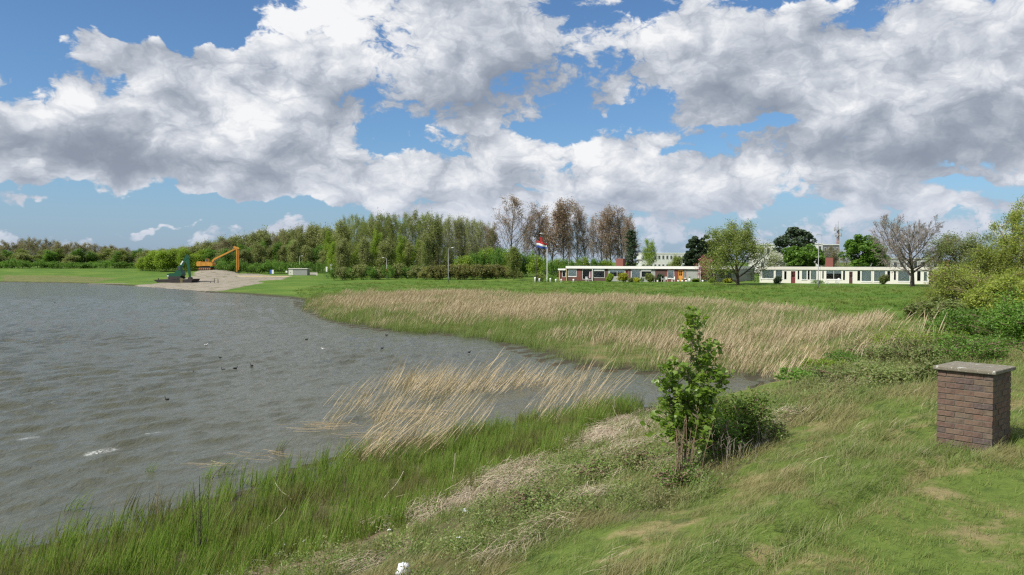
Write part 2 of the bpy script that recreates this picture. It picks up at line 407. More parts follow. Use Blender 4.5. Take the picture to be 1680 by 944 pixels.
c2[:, 1] = 1 - sstep(sdg, .1, 1.3)
c2[:, 2] = ((dike_d(gx, gy) > -4) & (gy < 60) & (cz[:, 2] < .5)).astype(np.float32)
at_ = gme.color_attributes.new('zone_b', 'FLOAT_COLOR', 'POINT'); at_.data.foreach_set('color', c2.ravel())

gm, t, b = mat_new('ground')
g = t.new('ShaderNodeNewGeometry'); P = g.outputs['Position']
za = t.new('ShaderNodeVertexColor', layer_name='zone'); zs = t.new('ShaderNodeSeparateColor'); t.l.new(za.outputs[0], zs.inputs[0])
zb = t.new('ShaderNodeVertexColor', layer_name='zone_b'); zt = t.new('ShaderNodeSeparateColor'); t.l.new(zb.outputs[0], zt.inputs[0])
nb = t.noise(P, .09, 5, .6); nm = t.noise(P, .8, 5, .65); nf = t.noise(P, 9, 5, .7)
field = t.mix(t.smooth(nb, .35, .68), (.060, .125, .014), (.105, .165, .024))
field = t.mix(t.smooth(nm, .48, .8, 0, .5), field, (.16, .18, .045))
turf = t.mix(nf, (.060, .098, .016), (.14, .185, .038)); turf = t.mix(t.smooth(nm, .50, .62, 0, .85), turf, (.25, .20, .10)); turf = t.mix(t.smooth(t.noise(P, 2.7, 4, .6), .52, .68, 0, .7), turf, (.035, .065, .014))
litter = t.mix(nf, (.09, .065, .04), (.29, .225, .145)); litter = t.mix(t.smooth(nm, .48, .6, 0, .8), litter, (.07, .08, .03))
sand = t.mix(t.noise(P, .35, 5, .7), (.17, .145, .115), (.35, .31, .25)); sand = t.mix(t.smooth(t.noise(P, .55, 5, .7), .52, .62, 0, .75), sand, (.11, .12, .045))
reedg = t.mix(t.smooth(nm, .35, .65), (.19, .155, .072), (.085, .115, .030))
wet = t.mix(nf, (.035, .032, .02), (.075, .065, .04))
under = t.mix(nf, (.055, .06, .022), (.16, .135, .07))
c = t.mix(zt.outputs[2], field, turf)
c = t.mix(zt.outputs[0], c, under)
c = t.mix(zs.outputs[2], c, reedg); c = t.mix(zs.outputs[0], c, litter)
c = t.mix(zt.outputs[1], c, wet)
c = t.mix(zs.outputs[1], c, sand)
t.l.new(c, b.inputs['Base Color']); b.inputs['Roughness'].default_value = .9; b.inputs['Specular IOR Level'].default_value = .15
bp = t.new('ShaderNodeBump'); bp.inputs['Strength'].default_value = .9; bp.inputs['Distance'].default_value = .12
t.l.new(t.m('ADD', t.m('MULTIPLY', nf, .35), nm), bp.inputs['Height']); t.l.new(bp.outputs[0], b.inputs['Normal'])
gme.materials.append(gm)
ground = tag(obj('ground', gme), kind='structure')

# ------------------------------------------------------------------ water with wind waves
rs_w = np.concatenate([np.geomspace(7, 70, 430)[:-1], np.geomspace(70, 480, 170)])
azw = np.concatenate([np.linspace(R(-115), R(-42), 40)[:-1], np.linspace(R(-42), R(26), 400)])
wx, wy, wf = polar_grid(azw, rs_w)
keep = shore_sd(wx, wy) < 3.5
rw = np.hypot(wx, wy)
wz = np.zeros(len(wx)); rr = np.random.RandomState(5)
base_dir = math.atan2(-.62, .78)          # waves run right and towards the viewer
slope_ = np.zeros(len(wx))
for i in range(56):
    lam = 1.55 * (rr.rand() * .9 + .2) ** 1.6 + .22
    k = 2 * math.pi / lam; th = base_dir + rr.randn() * .42; ph = rr.rand() * 6.28
    amp = .0125 * lam * (.4 + rr.rand() * .8) * .45
    a = k * (wx * math.cos(th) + wy * math.sin(th)) + ph + 1.3 * vnoise(wx, wy, .08, i)
    vis = 1 - sstep(rw, lam * 55, lam * 130)
    s = np.sin(a); wz += vis * amp * (s + .35 * (s * s - .5))
gust = .65 + .9 * (vnoise(wx, wy, .11, 3) + .5)
shelter = sstep(-shore_sd(wx, wy), -.5, 9) * (1 - .82 * sstep(wx + 0 * wy, -2, 5) * sstep(wy, 16, 24)) * .8 + .2
wz = wz * gust * shelter
idx = keep[wf].all(1); wf2 = wf[idx]; used = np.unique(wf2); rmap = np.full(len(wx), -1); rmap[used] = np.arange(len(used))
wme = mesh_np('water', np.stack([wx, wy, wz], 1)[used], rmap[wf2], None, True)
# foam on the highest crests and where they break near the shore
crest = wz[used]; ux, uy = wx[used], wy[used]
upx, upy = proj(ux, uy, crest)
foam = sstep(crest, .115, .17) * sstep(vnoise(ux, uy, .5, 8), .02, .22) * (rw[used] < 70)
def streak(cx, cy, lx, ly, w, h):     # one breaking crest
    ax, ay = on_plane(cx, cy); ex, ey = on_plane(lx, ly); vx, vy = ex - ax, ey - ay; L = math.hypot(vx, vy); vx /= L; vy /= L
    al = (ux - ax) * vx + (uy - ay) * vy; ac = -(ux - ax) * vy + (uy - ay) * vx
    return sstep(al, 0, .3 * L) * (1 - sstep(al, .7 * L, L)) * np.exp(-((ac - .12 * vnoise(ux, uy, 2.0, 4)) / w) ** 2) * (h + 1.2 * vnoise(ux, uy, 5, 2))
foam = np.maximum(foam, streak(128, 748, 200, 733, .07, .75)); foam = np.maximum(foam, streak(235, 716, 265, 708, .07, .8)); foam = np.maximum(foam, streak(20, 725, 70, 716, .10, .55))
fc = np.zeros((len(used), 4), np.float32); fc[:, 0] = np.clip(foam, 0, 1); fc[:, 3] = 1
at_ = wme.color_attributes.new('foam', 'FLOAT_COLOR', 'POINT'); at_.data.foreach_set('color', fc.ravel())
wm, t, b = mat_new('lake_water')
g = t.new('ShaderNodeNewGeometry'); P = g.outputs['Position']
dist = t.vm('LENGTH', P, out=1)
mp = t.new('ShaderNodeMapping'); t.l.new(P, mp.inputs[0]); mp.inputs['Rotation'].default_value = (0, 0, R(38)); mp.inputs['Scale'].default_value = (1.0, .42, 1)
n1 = t.noise(mp.outputs[0], 5.2, 5, .62, .6); n2 = t.noise(mp.outputs[0], .95, 5, .6, .4); n3 = t.noise(mp.outputs[0], .30, 3, .55, .3)
hgt = t.m('ADD', t.m('MULTIPLY', n1, t.smooth(dist, 15, 70, .05, .11)), t.m('MULTIPLY', n2, t.smooth(dist, 15, 90, .13, .36)))
hgt = t.m('ADD', hgt, t.m('MULTIPLY', n3, t.smooth(dist, 60, 180, 0, .65)))
bp = t.new('ShaderNodeBump'); bp.inputs['Strength'].default_value = 1.0; bp.inputs['Distance'].default_value = 1.0
t.l.new(hgt, bp.inputs['Height'])
murk = t.mix(t.noise(P, .05, 3, .5), (.066, .068, .040), (.082, .083, .052))
murk = t.mix(t.m('MULTIPLY', t.smooth(n2, .55, .8), .3), murk, (.05, .06, .028))
fm = t.new('ShaderNodeVertexColor', layer_name='foam'); fs = t.new('ShaderNodeSeparateColor'); t.l.new(fm.outputs[0], fs.inputs[0])
ff = t.m('MULTIPLY', fs.outputs[0], t.smooth(t.noise(P, 14, 4, .7), .38, .56))
fleck = t.m('MULTIPLY', t.smooth(t.noise(mp.outputs[0], 1.7, 6, .72, .8), .70, .76), .45)
ff = t.m('MAXIMUM', ff, fleck)
t.l.new(t.mix(ff, murk, (.62, .64, .62)), b.inputs['Base Color'])
t.l.new(t.mix(ff, (.13,) * 3, (.8,) * 3), b.inputs['Roughness'])
b.inputs['IOR'].default_value = 1.333; b.inputs['Specular IOR Level'].default_value = .5
t.l.new(bp.outputs[0], b.inputs['Normal'])
wme.materials.append(wm)
tag(obj('water', wme), kind='structure')

# ------------------------------------------------------------------ tufts (meshes only; scattered below)
def blades(n, h, hv, rad, w, lean, leanv, curl, seed, seg=2, wind=(.9, .25), plume=0, tip=.15, pl=.045):
    """n curved blades growing from a small patch; wind bends them all one way"""
    r = np.random.RandomState(seed); V = []; Q = []; T = []; k = 0
    for i in range(n):
        a = r.rand() * 6.283; q = rad * math.sqrt(r.rand()); x, y = q * math.cos(a), q * math.sin(a)
        H = h * (1 + hv * (r.rand() * 2 - 1)); az_ = r.rand() * 6.283
        lx = math.cos(az_) * leanv * r.rand() + wind[0] * lean; ly = math.sin(az_) * leanv * r.rand() + wind[1] * lean
        fa = r.rand() * 6.283; sx, sy = math.cos(fa) * w / 2, math.sin(fa) * w / 2
        for s in range(seg + 1):
            u = s / seg; px = x + (lx * u + curl * wind[0] * u * u * r.uniform(.7, 1.3)) * H; py = y + (ly * u + curl * wind[1] * u * u) * H
            pz = H * (u - .32 * curl * u * u)
            ww = 1 - (1 - tip) * u ** 1.6
            if plume and s >= seg - 1: ww = 2.2 if s < seg else .5
            if plume and s == seg: pass
            V += [(px - sx * ww, py - sy * ww, pz), (px + sx * ww, py + sy * ww, pz)]
            if s: Q.append((k + 2 * s - 2, k + 2 * s - 1, k + 2 * s + 1, k + 2 * s))
        k += 2 * (seg + 1)
    return np.array(V), np.array(Q)
def leaf_clump(n, rad, h, size, seed, up=.4):
    r = np.random.RandomState(seed); c = r.rand(n, 3); a = c[:, 0] * 6.283; q = rad * np.sqrt(c[:, 1])
    C = np.stack([q * np.cos(a), q * np.sin(a), h * c[:, 2] ** .8], 1)
    return leaf_quads(C, size, r, up)
def leaf_quads(C, size, r, up=.3, narrow=.55, droop=0.0):
    n = len(C); D = r.randn(n, 3); D[:, 2] = D[:, 2] * .6 - droop; D /= np.linalg.norm(D, axis=1)[:, None]
    N = r.randn(n, 3); N[:, 2] += up * 4; S = np.cross(D, N); S /= (np.linalg.norm(S, axis=1)[:, None] + 1e-9)
    s = size * (.6 + .8 * r.rand(n))[:, None]
    a = C - D * s * .5; b = C + S * s * narrow * .5 - D * s * .05; c = C + D * s * .5; d = C - S * s * narrow * .5 - D * s * .05
    V = np.stack([a, b, c, d], 1).reshape(-1, 3); f = np.arange(4 * n).reshape(n, 4)
    return V, f
def gn_scatter(name, pts, rot, scl, idx, tufts, **kw):
    """one object: the tuft meshes instanced on the given points"""
    n = len(pts); me = bpy.data.meshes.new(name); me.vertices.add(n); me.vertices.foreach_set('co', np.asarray(pts, np.float32).ravel())
    for nm, ty, dat in (('rot', 'FLOAT_VECTOR', rot), ('scl', 'FLOAT_VECTOR', scl), ('pick', 'INT', idx)):
        at = me.attributes.new(nm, ty, 'POINT')
        at.data.foreach_set('vector' if ty == 'FLOAT_VECTOR' else 'value', np.asarray(dat, np.int32 if ty == 'INT' else np.float32).ravel())
    me.update(); o = obj(name, me)
    ng = bpy.data.node_groups.new(name, 'GeometryNodeTree'); ng.interface.new_socket('Geometry', in_out='INPUT', socket_type='NodeSocketGeometry'); ng.interface.new_socket('Geometry', in_out='OUTPUT', socket_type='NodeSocketGeometry')
    t = NT(ng); gi = t.new('NodeGroupInput'); go = t.new('NodeGroupOutput'); inst = t.new('GeometryNodeInstanceOnPoints'); join = t.new('GeometryNodeGeometryToInstance')
    for tf in tufts[::-1]:
        oi = t.new('GeometryNodeObjectInfo'); oi.inputs[0].default_value = tf; t.l.new(oi.outputs['Geometry'], join.inputs[0])
    t.l.new(gi.outputs[0], inst.inputs['Points']); t.l.new(join.outputs[0], inst.inputs['Instance'])
    inst.inputs['Pick Instance'].default_value = True
    def na(nm, ty):
        a = t.new('GeometryNodeInputNamedAttribute'); a.data_type = ty; a.inputs[0].default_value = nm
        return [s for s in a.outputs if s.enabled and s.name == 'Attribute'][0]
    t.l.new(na('pick', 'INT'), inst.inputs['Instance Index'])
    t.l.new(na('rot', 'FLOAT_VECTOR'), inst.inputs['Rotation']); t.l.new(na('scl', 'FLOAT_VECTOR'), inst.inputs['Scale'])
    t.l.new(inst.outputs[0], go.inputs[0])
    md = o.modifiers.new('scatter', 'NODES'); md.node_group = ng
    tag(o, kind='stuff', **kw); return o
def tuft(name, VF, mat):
    return bpy.data.objects.new(name, mesh_np(name, VF[0], VF[1], mat))
def cand(poly, dens, seed, zg=.5, wig=6, ymax=400, ymin=2.5):
    """random ground points inside a region, a given number per square metre (float or function of x,y)"""
    r = np.random.RandomState(seed); pts = []
    for (px, py) in poly:
        for zz in (0.0, 3.0):
            if py > 436: pts.append(on_plane(px, py, zz))
    pts = np.array(pts); x0, y0 = pts.min(0) - 1; x1, y1 = pts.max(0) + 1; y1 = min(y1, ymax); y0 = max(y0, ymin)
    dmax = dens if not callable(dens) else dens.max
    n = int((x1 - x0) * (y1 - y0) * dmax); x = x0 + r.rand(n) * (x1 - x0); y = y0 + r.rand(n) * (y1 - y0)
    px0, _ = proj(x, y, 1.0 + 0 * x); k = (px0 > -150) & (px0 < 1830); x, y = x[k], y[k]
    z = height(x, y); px, py = proj(x, y, z); s = np.clip(12 / y, .1, 1.5)
    jx = wig * 2 * vnoise(x, y, .7, 2) * s; jy = wig * vnoise(x, y, .9, 4) * s
    k = in_poly(px + jx, py + jy, poly)
    x, y, z = x[k], y[k], z[k]
    if callable(dens): k = r.rand(len(x)) * dmax < dens(x, y); x, y, z = x[k], y[k], z[k]
    return x, y, z, r
class Dens:
    def __init__(self, fn, mx): self.fn = fn; self.max = mx
    def __call__(self, x, y): return self.fn(x, y)
def scat(name, poly, dens, tufts, seed, smin, smax, sink=.02, rotz=.5, wig=6, minz=-9, weights=None, grow=None, **kw):
    x, y, z, r = cand(poly, dens, seed, wig=wig); k = z > minz; x, y, z = x[k], y[k], z[k]; n = len(x)
    rot = np.stack([r.randn(n) * .12, r.randn(n) * .12, (r.rand(n) - .5) * 2 * rotz], 1)
    s = smin + r.rand(n) * (smax - smin)
    if grow is not None: s = s * grow(x, y)
    scl = np.stack([s, s, s * (.8 + .4 * r.rand(n))], 1)
    idx = r.choice(len(tufts), n, p=weights) if weights is None or len(weights) == len(tufts) else r.randint(0, len(tufts), n)
    o = gn_scatter(name, np.stack([x, y, z - sink], 1), rot, scl, idx, tufts, **kw)
    COUNTS[name] = n; return o
COUNTS = {}

M_mown = leafy('turf_blades', [(.090, .155, .022), (.125, .195, .032), (.165, .23, .045), (.25, .245, .09), (.105, .175, .028)], .35, patch=.12, pscale=1.3, pcol=(.24, .22, .09))
M_rough = leafy('slope_grass_blades', [(.085, .145, .022), (.13, .195, .035), (.18, .235, .055), (.30, .285, .15), (.11, .175, .028)], .35, patch=.10, pscale=.9, pcol=(.25, .225, .10))
M_seed = leafy('pale_seed_stalks', [(.34, .30, .18), (.28, .25, .15), (.40, .35, .23)], .2)
M_greenreed = leafy('young_reed_blades', [(.09, .175, .020), (.13, .225, .028), (.17, .27, .038), (.25, .28, .08), (.11, .145, .03)], .4, patch=.1, pscale=.8, pcol=(.15, .15, .05))
M_dead = leafy('dead_reed_stalks', [(.42, .33, .19), (.50, .40, .25), (.36, .28, .16), (.56, .47, .32)], .2)
M_deadfar = leafy('dead_reed_belt', [(.36, .285, .17), (.43, .35, .22), (.29, .23, .14), (.48, .41, .28)], .2)
M_belt = leafy('reed_belt_green', [(.17, .23, .055), (.13, .20, .04), (.25, .27, .10)], .3)
M_straw = leafy('fallen_straw', [(.38, .31, .21), (.50, .43, .32), (.28, .22, .15), (.20, .15, .10)], .1)
M_weed = leafy('weed_leaves', [(.10, .175, .034), (.14, .215, .045), (.18, .25, .06), (.27, .30, .13), (.21, .21, .08)], .35, patch=.05, pscale=.7, pcol=(.19, .18, .08))
M_field = leafy('field_grass', [(.080, .15, .016), (.10, .18, .022), (.14, .21, .034)], .3, patch=.1, pscale=.12, pcol=(.18, .20, .05))

T_mown = [tuft('mown_tuft', blades(30, .050, .55, .13, .0050, .3, .9, .3, i), M_mown) for i in range(4)]
T_rough = [tuft('rough_tuft', blades(34, .105, .65, .15, .0048, .30, 1.1, .5, 10 + i, 3), M_rough) for i in range(4)]
T_seed = [tuft('seed_tuft', blades(6, .17, .5, .2, .0035, .6, .6, .8, 20 + i, 4, plume=1, pl=.010), M_seed) for i in range(3)]
T_green = [tuft('reed_shoots', blades(15, .46, .4, .17, .013, .04, .28, .16, 30 + i, 3), M_greenreed) for i in range(4)]
T_dead = [tuft('dead_stalks', blades(16, 1.6, .45, .42, .0075, .50, .16, .20, 40 + i, 4, plume=3, wind=(.95, .1), pl=.05), M_dead) for i in range(4)]
T_beltd = [tuft('belt_dead', blades(22, .62, .45, .45, .011, .30, .38, .22, 50 + i, 3, plume=1, pl=.05), M_deadfar) for i in range(4)]
T_beltg = [tuft('belt_green', blades(26, .55, .4, .45, .013, .15, .38, .2, 60 + i, 3), M_belt) for i in range(3)]
def straw(n, L, rad, seed, w=.0065):
    r = np.random.RandomState(seed); V = []; Q = []
    for i in range(n):
        a = r.randn() * .55 + .35; l = L * (.4 + r.rand()); x, y = r.randn(2) * rad * .5; z = r.rand() * .05; dz = r.randn() * .06
        dx, dy = math.cos(a) * l / 2, math.sin(a) * l / 2; sx, sy = -math.sin(a) * w / 2, math.cos(a) * w / 2; k = len(V)
        V += [(x - dx - sx, y - dy - sy, z), (x - dx + sx, y - dy + sy, z + w * .5), (x + sx, y + sy, z + .02 + abs(dz)), (x - sx, y - sy, z + .02 + abs(dz)), (x + dx - sx, y + dy - sy, z + dz), (x + dx + sx, y + dy + sy, z + dz)]
        Q += [(k, k + 1, k + 2, k + 3), (k + 3, k + 2, k + 5, k + 4)]
    return np.array(V), np.array(Q)
T_straw = [tuft('straw_patch', straw(34, .42, .35, 70 + i), M_straw) for i in range(4)]
def weed(n, h, seed):
    r = np.random.RandomState(seed); Vs = []; Fs = []; k = 0
    for i in range(n):
        x, y = r.randn(2) * .15; H = h * (.4 + .8 * r.rand()); m = 22
        zz = np.linspace(.1, 1, m) * H; C = np.stack([x + r.randn(m) * .06 + zz * .25, y + r.randn(m) * .06, zz], 1)
        V, f = leaf_quads(C, .045, r, .5); Vs.append(V); Fs.append(f + k); k += len(V)
    V, f = blades(n, h * .8, .3, .14, .006, .25, .1, .1, seed, 1); Vs.append(V); Fs.append(f + k)
    return np.concatenate(Vs), np.concatenate(Fs)
T_weed = [tuft('weed_clump', weed(6, .30, 80 + i), M_weed) for i in range(4)]
T_field = [tuft('field_tuft', blades(18, .16, .5, .32, .022, .4, .5, .5, 90 + i, 2), M_field) for i in range(3)]

Z_NEAR = [(1118, 668), (1300, 640), (1420, 596), (1500, 560), (1560, 535), (1700, 540), (1830, 560), (1830, 1300), (300, 1300), (480, 1010), (640, 925), (760, 860), (900, 840), (1000, 790)]
def mowside(x, y):          # + on the mown side of the edge
    a = np.array(MOW_EDGE[0]); b_ = np.array(MOW_EDGE[-1]); v = b_ - a
    return ((x - a[0]) * v[1] - (y - a[1]) * v[0]) / np.linalg.norm(v)
_s0 = 1 if mowside(*ground_hit(1600, 900, 2.8)[:2]) > 0 else -1
ms = lambda x, y: mowside(x, y) * _s0 + .35 * vnoise(x, y, .9, 6)
fall = lambda x, y, a: np.clip((a / np.hypot(x, y)) ** 1.25, .12, 1)
blade_cover = lambda x, y: .45 + .9 * np.clip(vnoise(x, y, .8, 31) + .5, 0, 1)
scat('mown_grass', Z_NEAR, Dens(lambda x, y: 105 * fall(x, y, 6) * sstep(ms(x, y), -.5, .1) * blade_cover(x, y), 140), T_mown, 1, .8, 1.4, grow=lambda x, y: np.clip(np.hypot(x, y) / 9, .9, 1.5),
     label='short mown turf on the top of the grassy bank', cat='grass')
scat('slope_grass', Z_NEAR, Dens(lambda x, y: 62 * fall(x, y, 8) * (1 - sstep(ms(x, y), -.3, .2)) * blade_cover(x, y), 84), T_rough, 2, .7, 1.35, grow=lambda x, y: np.clip(np.hypot(x, y) / 12, .9, 1.6) * (.6 + .9 * np.clip(vnoise(x, y, 1.1, 12) + .5, 0, 1)),
     label='long rough grass bent by the wind on the bank slope', cat='grass')
scat('seed_grass', Z_NEAR, Dens(lambda x, y: 3 * (1 - sstep(ms(x, y), -.8, -.2)) * sstep(vnoise(x, y, 1.5, 21), -.15, .3), 4.5), T_seed, 3, .6, 1.3,
     label='pale dry grass stalks scattered over the slope', cat='grass')
scat('young_reeds', Z_GREENREED, Dens(lambda x, y: 32 * (.12 + .88 * sstep(shore_sd(x, y) + 1.6 * vnoise(x, y, .8, 77), -2.6, .4)) * np.clip(1.15 + 1.3 * vnoise(x, y, .55, 14), .15, 1), 34), T_green, 4, .65, 1.2, sink=.0, wig=16,
     grow=lambda x, y: (.75 + .5 * (vnoise(x, y, .3, 17) + .5)), label='fresh green reed shoots along the near water edge', cat='reeds')
Z_DEADCORE = [(640, 668), (720, 650), (800, 636), (910, 632), (960, 655), (870, 684), (760, 696), (650, 706), (590, 700)]
Z_DEADSPARSE = [(470, 725), (540, 692), (660, 656), (800, 632), (905, 628), (1060, 652), (1060, 672), (960, 694), (860, 716), (640, 764), (500, 770)]
scat('dead_reed_stand', Z_DEADCORE, Dens(lambda x, y: 11 * np.clip(.75 + 1.2 * vnoise(x, y, .6, 3), .1, 1), 9), T_dead, 5, .55, 1.25, sink=.1, rotz=.25, label='stand of pale dead reed stalks leaning out of the water', cat='reeds')
scat('dead_reed_fringe', Z_DEADSPARSE, Dens(lambda x, y: 5.5 * np.clip(.45 + 1.8 * vnoise(x, y, .5, 3), .06, 1), 5.5), T_dead, 6, .45, 1.1, sink=.1, rotz=.3, label='thin scattered dead reed stalks around the reed stand in the shallows', cat='reeds')
scat('reed_belt', Z_REED, Dens(lambda x, y: 7.0 * np.clip(.60 + 1.7 * vnoise(x, y, .22, 23), .10, 1) * (.25 + .75 * np.maximum(sstep(shore_sd(x, y), .5, 6), sstep(x, 4, 12))) * (.30 + .70 * sstep(vnoise(x, y, .07, 40) + .25 * vnoise(x, y, .3, 2), -.2, .08)), 7.0), T_beltd, 7, .5, 1.25, sink=.0, rotz=.4,
     label='tan dead reed belt along the far bank of the inlet', cat='reeds')
scat('green_reed_belt', Z_REED, Dens(lambda x, y: 6.5 * (1 - .7 * sstep(shore_sd(x, y), 4, 10) * (1 - sstep(x, 0, 12))) * np.clip(.66 - 1.5 * vnoise(x, y, .07, 40) - 1.2 * vnoise(x, y, .25, 9), .16, 1), 6.5), T_beltg, 8, .6, 1.2, sink=.0, rotz=.5,
     label='green shoots growing through the far reed belt', cat='reeds')
scat('straw_litter', Z_LITTER, Dens(lambda x, y: 22 * np.clip(.30 + 2.4 * vnoise(x, y, .9, 8), .0, 1), 22), T_straw, 9, .6, 1.25, sink=-.01, rotz=.9, label='flattened dead reed litter washed up along the foot of the bank', cat='straw')
scat('shore_weeds', Z_WEEDS, Dens(lambda x, y: 17 * np.clip(.55 + 2.0 * vnoise(x, y, .7, 18), .06, 1), 17), T_weed, 10, .3, .95, sink=.0, rotz=3.1, wig=30, label='low leafy weeds at the foot of the slope', cat='weeds')
scat('litter_weeds', Z_LITTER, Dens(lambda x, y: 15 * sstep(vnoise(x, y, .9, 28), -.12, .12), 15), T_weed, 11, .35, .9, rotz=3.1, label='leafy weeds coming up through the washed up straw', cat='weeds')
Z_FIELD = [(480, 478), (530, 466), (700, 461), (900, 461), (1200, 468), (1560, 472), (1560, 545), (1440, 535), (1290, 515), (1100, 497), (900, 487), (700, 482), (520, 487), (500, 494)]
scat('field_grass', Z_FIELD, Dens(lambda x, y: 2.2 * np.clip(70 / y, .2, 1), 2.2), T_field, 12, .8, 1.6, rotz=3, label='green meadow grass between the reed belt and the bungalows', cat='grass')

scat('weedy_grass', Z_WEEDS, Dens(lambda x, y: 26 * fall(x, y, 10) * np.clip(.6 - 1.2 * vnoise(x, y, .7, 18), .1, 1), 26), T_rough, 13, .9, 1.9, wig=30, label='rough grass between the weeds at the foot of the slope', cat='grass')
scat('weedy_straw', Z_WEEDS, Dens(lambda x, y: 10 * sstep(vnoise(x, y, .8, 58), .08, .25), 10), T_straw, 14, .5, 1.0, sink=-.02, rotz=.9, wig=30, label='grey dry straw caught between the weeds', cat='straw')

scat('litter_grass', Z_LITTER, Dens(lambda x, y: 15 * (1 - sstep(vnoise(x, y, .9, 8), -.1, .12)), 15), T_green, 15, .25, .6, wig=20, label='short green shoots growing through the straw litter', cat='reeds')
scat('pillar_foot_grass', [(1520, 735), (1600, 722), (1665, 715), (1670, 745), (1640, 765), (1530, 770)], 90, T_rough, 16, .7, 1.3, label='uncut grass tuft ring at the foot of the brick pillar', cat='grass')

# ------------------------------------------------------------------ trees and shrubs
def nrm(v): return v / (np.linalg.norm(v) + 1e-9)
def grow_tree(seed, H, levels, r0, wind=(.05, 0, 0), trunk_frac=.95, first=.25):
    """levels: list of dicts(n children, len factor, angle deg, segs, up pull, jitter). returns segments and tips"""
    r = np.random.RandomState(seed); segs = []; tips = []
    def branch(p, d, L, rad, lv):
        S = levels[lv]['segs']; pts = [p]; dirs = [d]
        for i in range(S):
            d = nrm(d + r.randn(3) * levels[lv]['jit'] + np.array([0, 0, levels[lv]['up']]) + np.array(wind) * (lv + 1) * .3)
            q = p + d * L / S; ra = rad * (1 - .75 * i / S); rb = rad * (1 - .75 * (i + 1) / S)
            segs.append((p, q, max(ra, .008), max(rb, .006), lv)); p = q; pts.append(p); dirs.append(d)
        if lv >= 2 or lv == len(levels) - 1: tips.extend(pts[1:])
        if lv + 1 < len(levels):
            c = levels[lv + 1]
            for j in range(c['n']):
                lo = first if lv == 0 else .15
                u = lo + (1 - lo) * (j + r.rand()) / c['n']; k = min(int(u * S), S - 1); fu = u * S - k
                bp = pts[k] * (1 - fu) + pts[k + 1] * fu; bd = dirs[k]
                a = r.rand() * 6.283 if lv else (j * 2.4 + r.rand() * .6)
                side = nrm(np.cross(bd, [math.cos(a), math.sin(a), .1])); ang = R(c['ang'] * (.75 + .5 * r.rand()))
                nd = nrm(bd * math.cos(ang) + side * math.sin(ang))
                ln = L * c['len'] * (.75 + .5 * r.rand()) * (c['shape'](u) if 'shape' in c else (1.15 - .7 * u))
                branch(bp, nd, ln, rad * (1 - .7 * u) * c.get('rad', .55), lv + 1)
    branch(np.zeros(3), np.array([0, 0, 1.0]), H * trunk_frac, r0, 0)
    return segs, np.array(tips)
def seg_mesh(segs, k=3, kmin=None):
    P = np.array([s[0] for s in segs]); Q = np.array([s[1] for s in segs]); ra = np.array([s[2] for s in segs]); rb = np.array([s[3] for s in segs])
    D = Q - P; D /= (np.linalg.norm(D, axis=1)[:, None] + 1e-9)
    up = np.where(np.abs(D[:, 2:3]) < .9, np.array([[0, 0, 1.0]]), np.array([[1.0, 0, 0]]))
    A = np.cross(D, up); A /= np.linalg.norm(A, axis=1)[:, None]; B = np.cross(D, A)
    V = []; n = len(segs)
    for (c, rr_) in ((P, ra), (Q, rb)):
        for j in range(k):
            t = 2 * math.pi * j / k; V.append(c + (A * math.cos(t) + B * math.sin(t)) * rr_[:, None])
    V = np.stack(V, 1).reshape(-1, 3); base = np.arange(n)[:, None] * 2 * k
    f = np.concatenate([base + np.array([[j, (j + 1) % k, k + (j + 1) % k, k + j]]) for j in range(k)])
    return V, f
def join_vf(*a):
    V = []; Fq = []; k = 0
    for v, f in a: V.append(v); Fq.append(f + k); k += len(v)
    return np.concatenate(V), np.concatenate(Fq)
def spread(tips, n, rad, r, flat=1.0):
    c = tips[r.randint(0, len(tips), n)]; o = r.randn(n, 3) * rad; o[:, 2] *= flat; return c + o

M_bark = simple('bark', (.095, .078, .058), .9, .3, 3, spec=.1)
M_barkg = simple('grey_bark', (.17, .155, .125), .9, .25, 3, spec=.1)
M_twig = leafy('brown_twigs', [(0.210, 0.147, 0.098), (0.280, 0.196, 0.133), (0.168, 0.126, 0.084)], .1)
M_twiggrey = leafy('grey_twigs', [(0.230, 0.196, 0.162), (0.297, 0.257, 0.216), (0.176, 0.149, 0.121)], .1)
M_bud = leafy('reddish_buds', [(.30, .215, .155), (.25, .18, .13), (.36, .26, .19)], .3)
M_spring = leafy('spring_leaves', [(0.203, 0.261, 0.058), (0.167, 0.225, 0.052), (0.246, 0.304, 0.078), (0.203, 0.189, 0.078)], .35)
M_springy = leafy('bright_spring_leaves', [(0.203, 0.311, 0.034), (0.257, 0.351, 0.044), (0.176, 0.257, 0.034)], .4)
M_olive = leafy('olive_spring_leaves', [(0.224, 0.259, 0.086), (0.266, 0.298, 0.106), (0.210, 0.204, 0.100), (0.238, 0.306, 0.080)], .35)
M_brownl = leafy('brown_scrub_leaves', [(0.262, 0.227, 0.139), (0.223, 0.210, 0.116), (0.308, 0.286, 0.154)], .25)
M_green = leafy('green_leaves', [(0.095, 0.196, 0.029), (0.128, 0.243, 0.036), (0.162, 0.290, 0.049), (0.088, 0.155, 0.029)], .4)
M_dark = leafy('dark_needles', [(0.038, 0.066, 0.034), (0.054, 0.084, 0.041), (0.066, 0.102, 0.046)], .15)
M_willow = leafy('willow_leaves', [(0.247, 0.305, 0.048), (0.195, 0.254, 0.042), (0.312, 0.338, 0.072), (0.143, 0.202, 0.041)], .4)
M_yellow = leafy('yellow_shrub_leaves', [(.42, .42, .035), (.33, .36, .03), (.50, .48, .06)], .35)
M_pink = leafy('pink_blossom', [(.62, .18, .26), (.52, .13, .20), (.72, .32, .40)], .3)
M_white = leafy('white_blossom', [(.60, .60, .55), (.48, .50, .42), (.40, .42, .30)], .3)
M_redbr = leafy('reddish_hedge_leaves', [(.23, .20, .07), (.18, .20, .06), (.21, .24, .07), (.25, .18, .09)], .35)
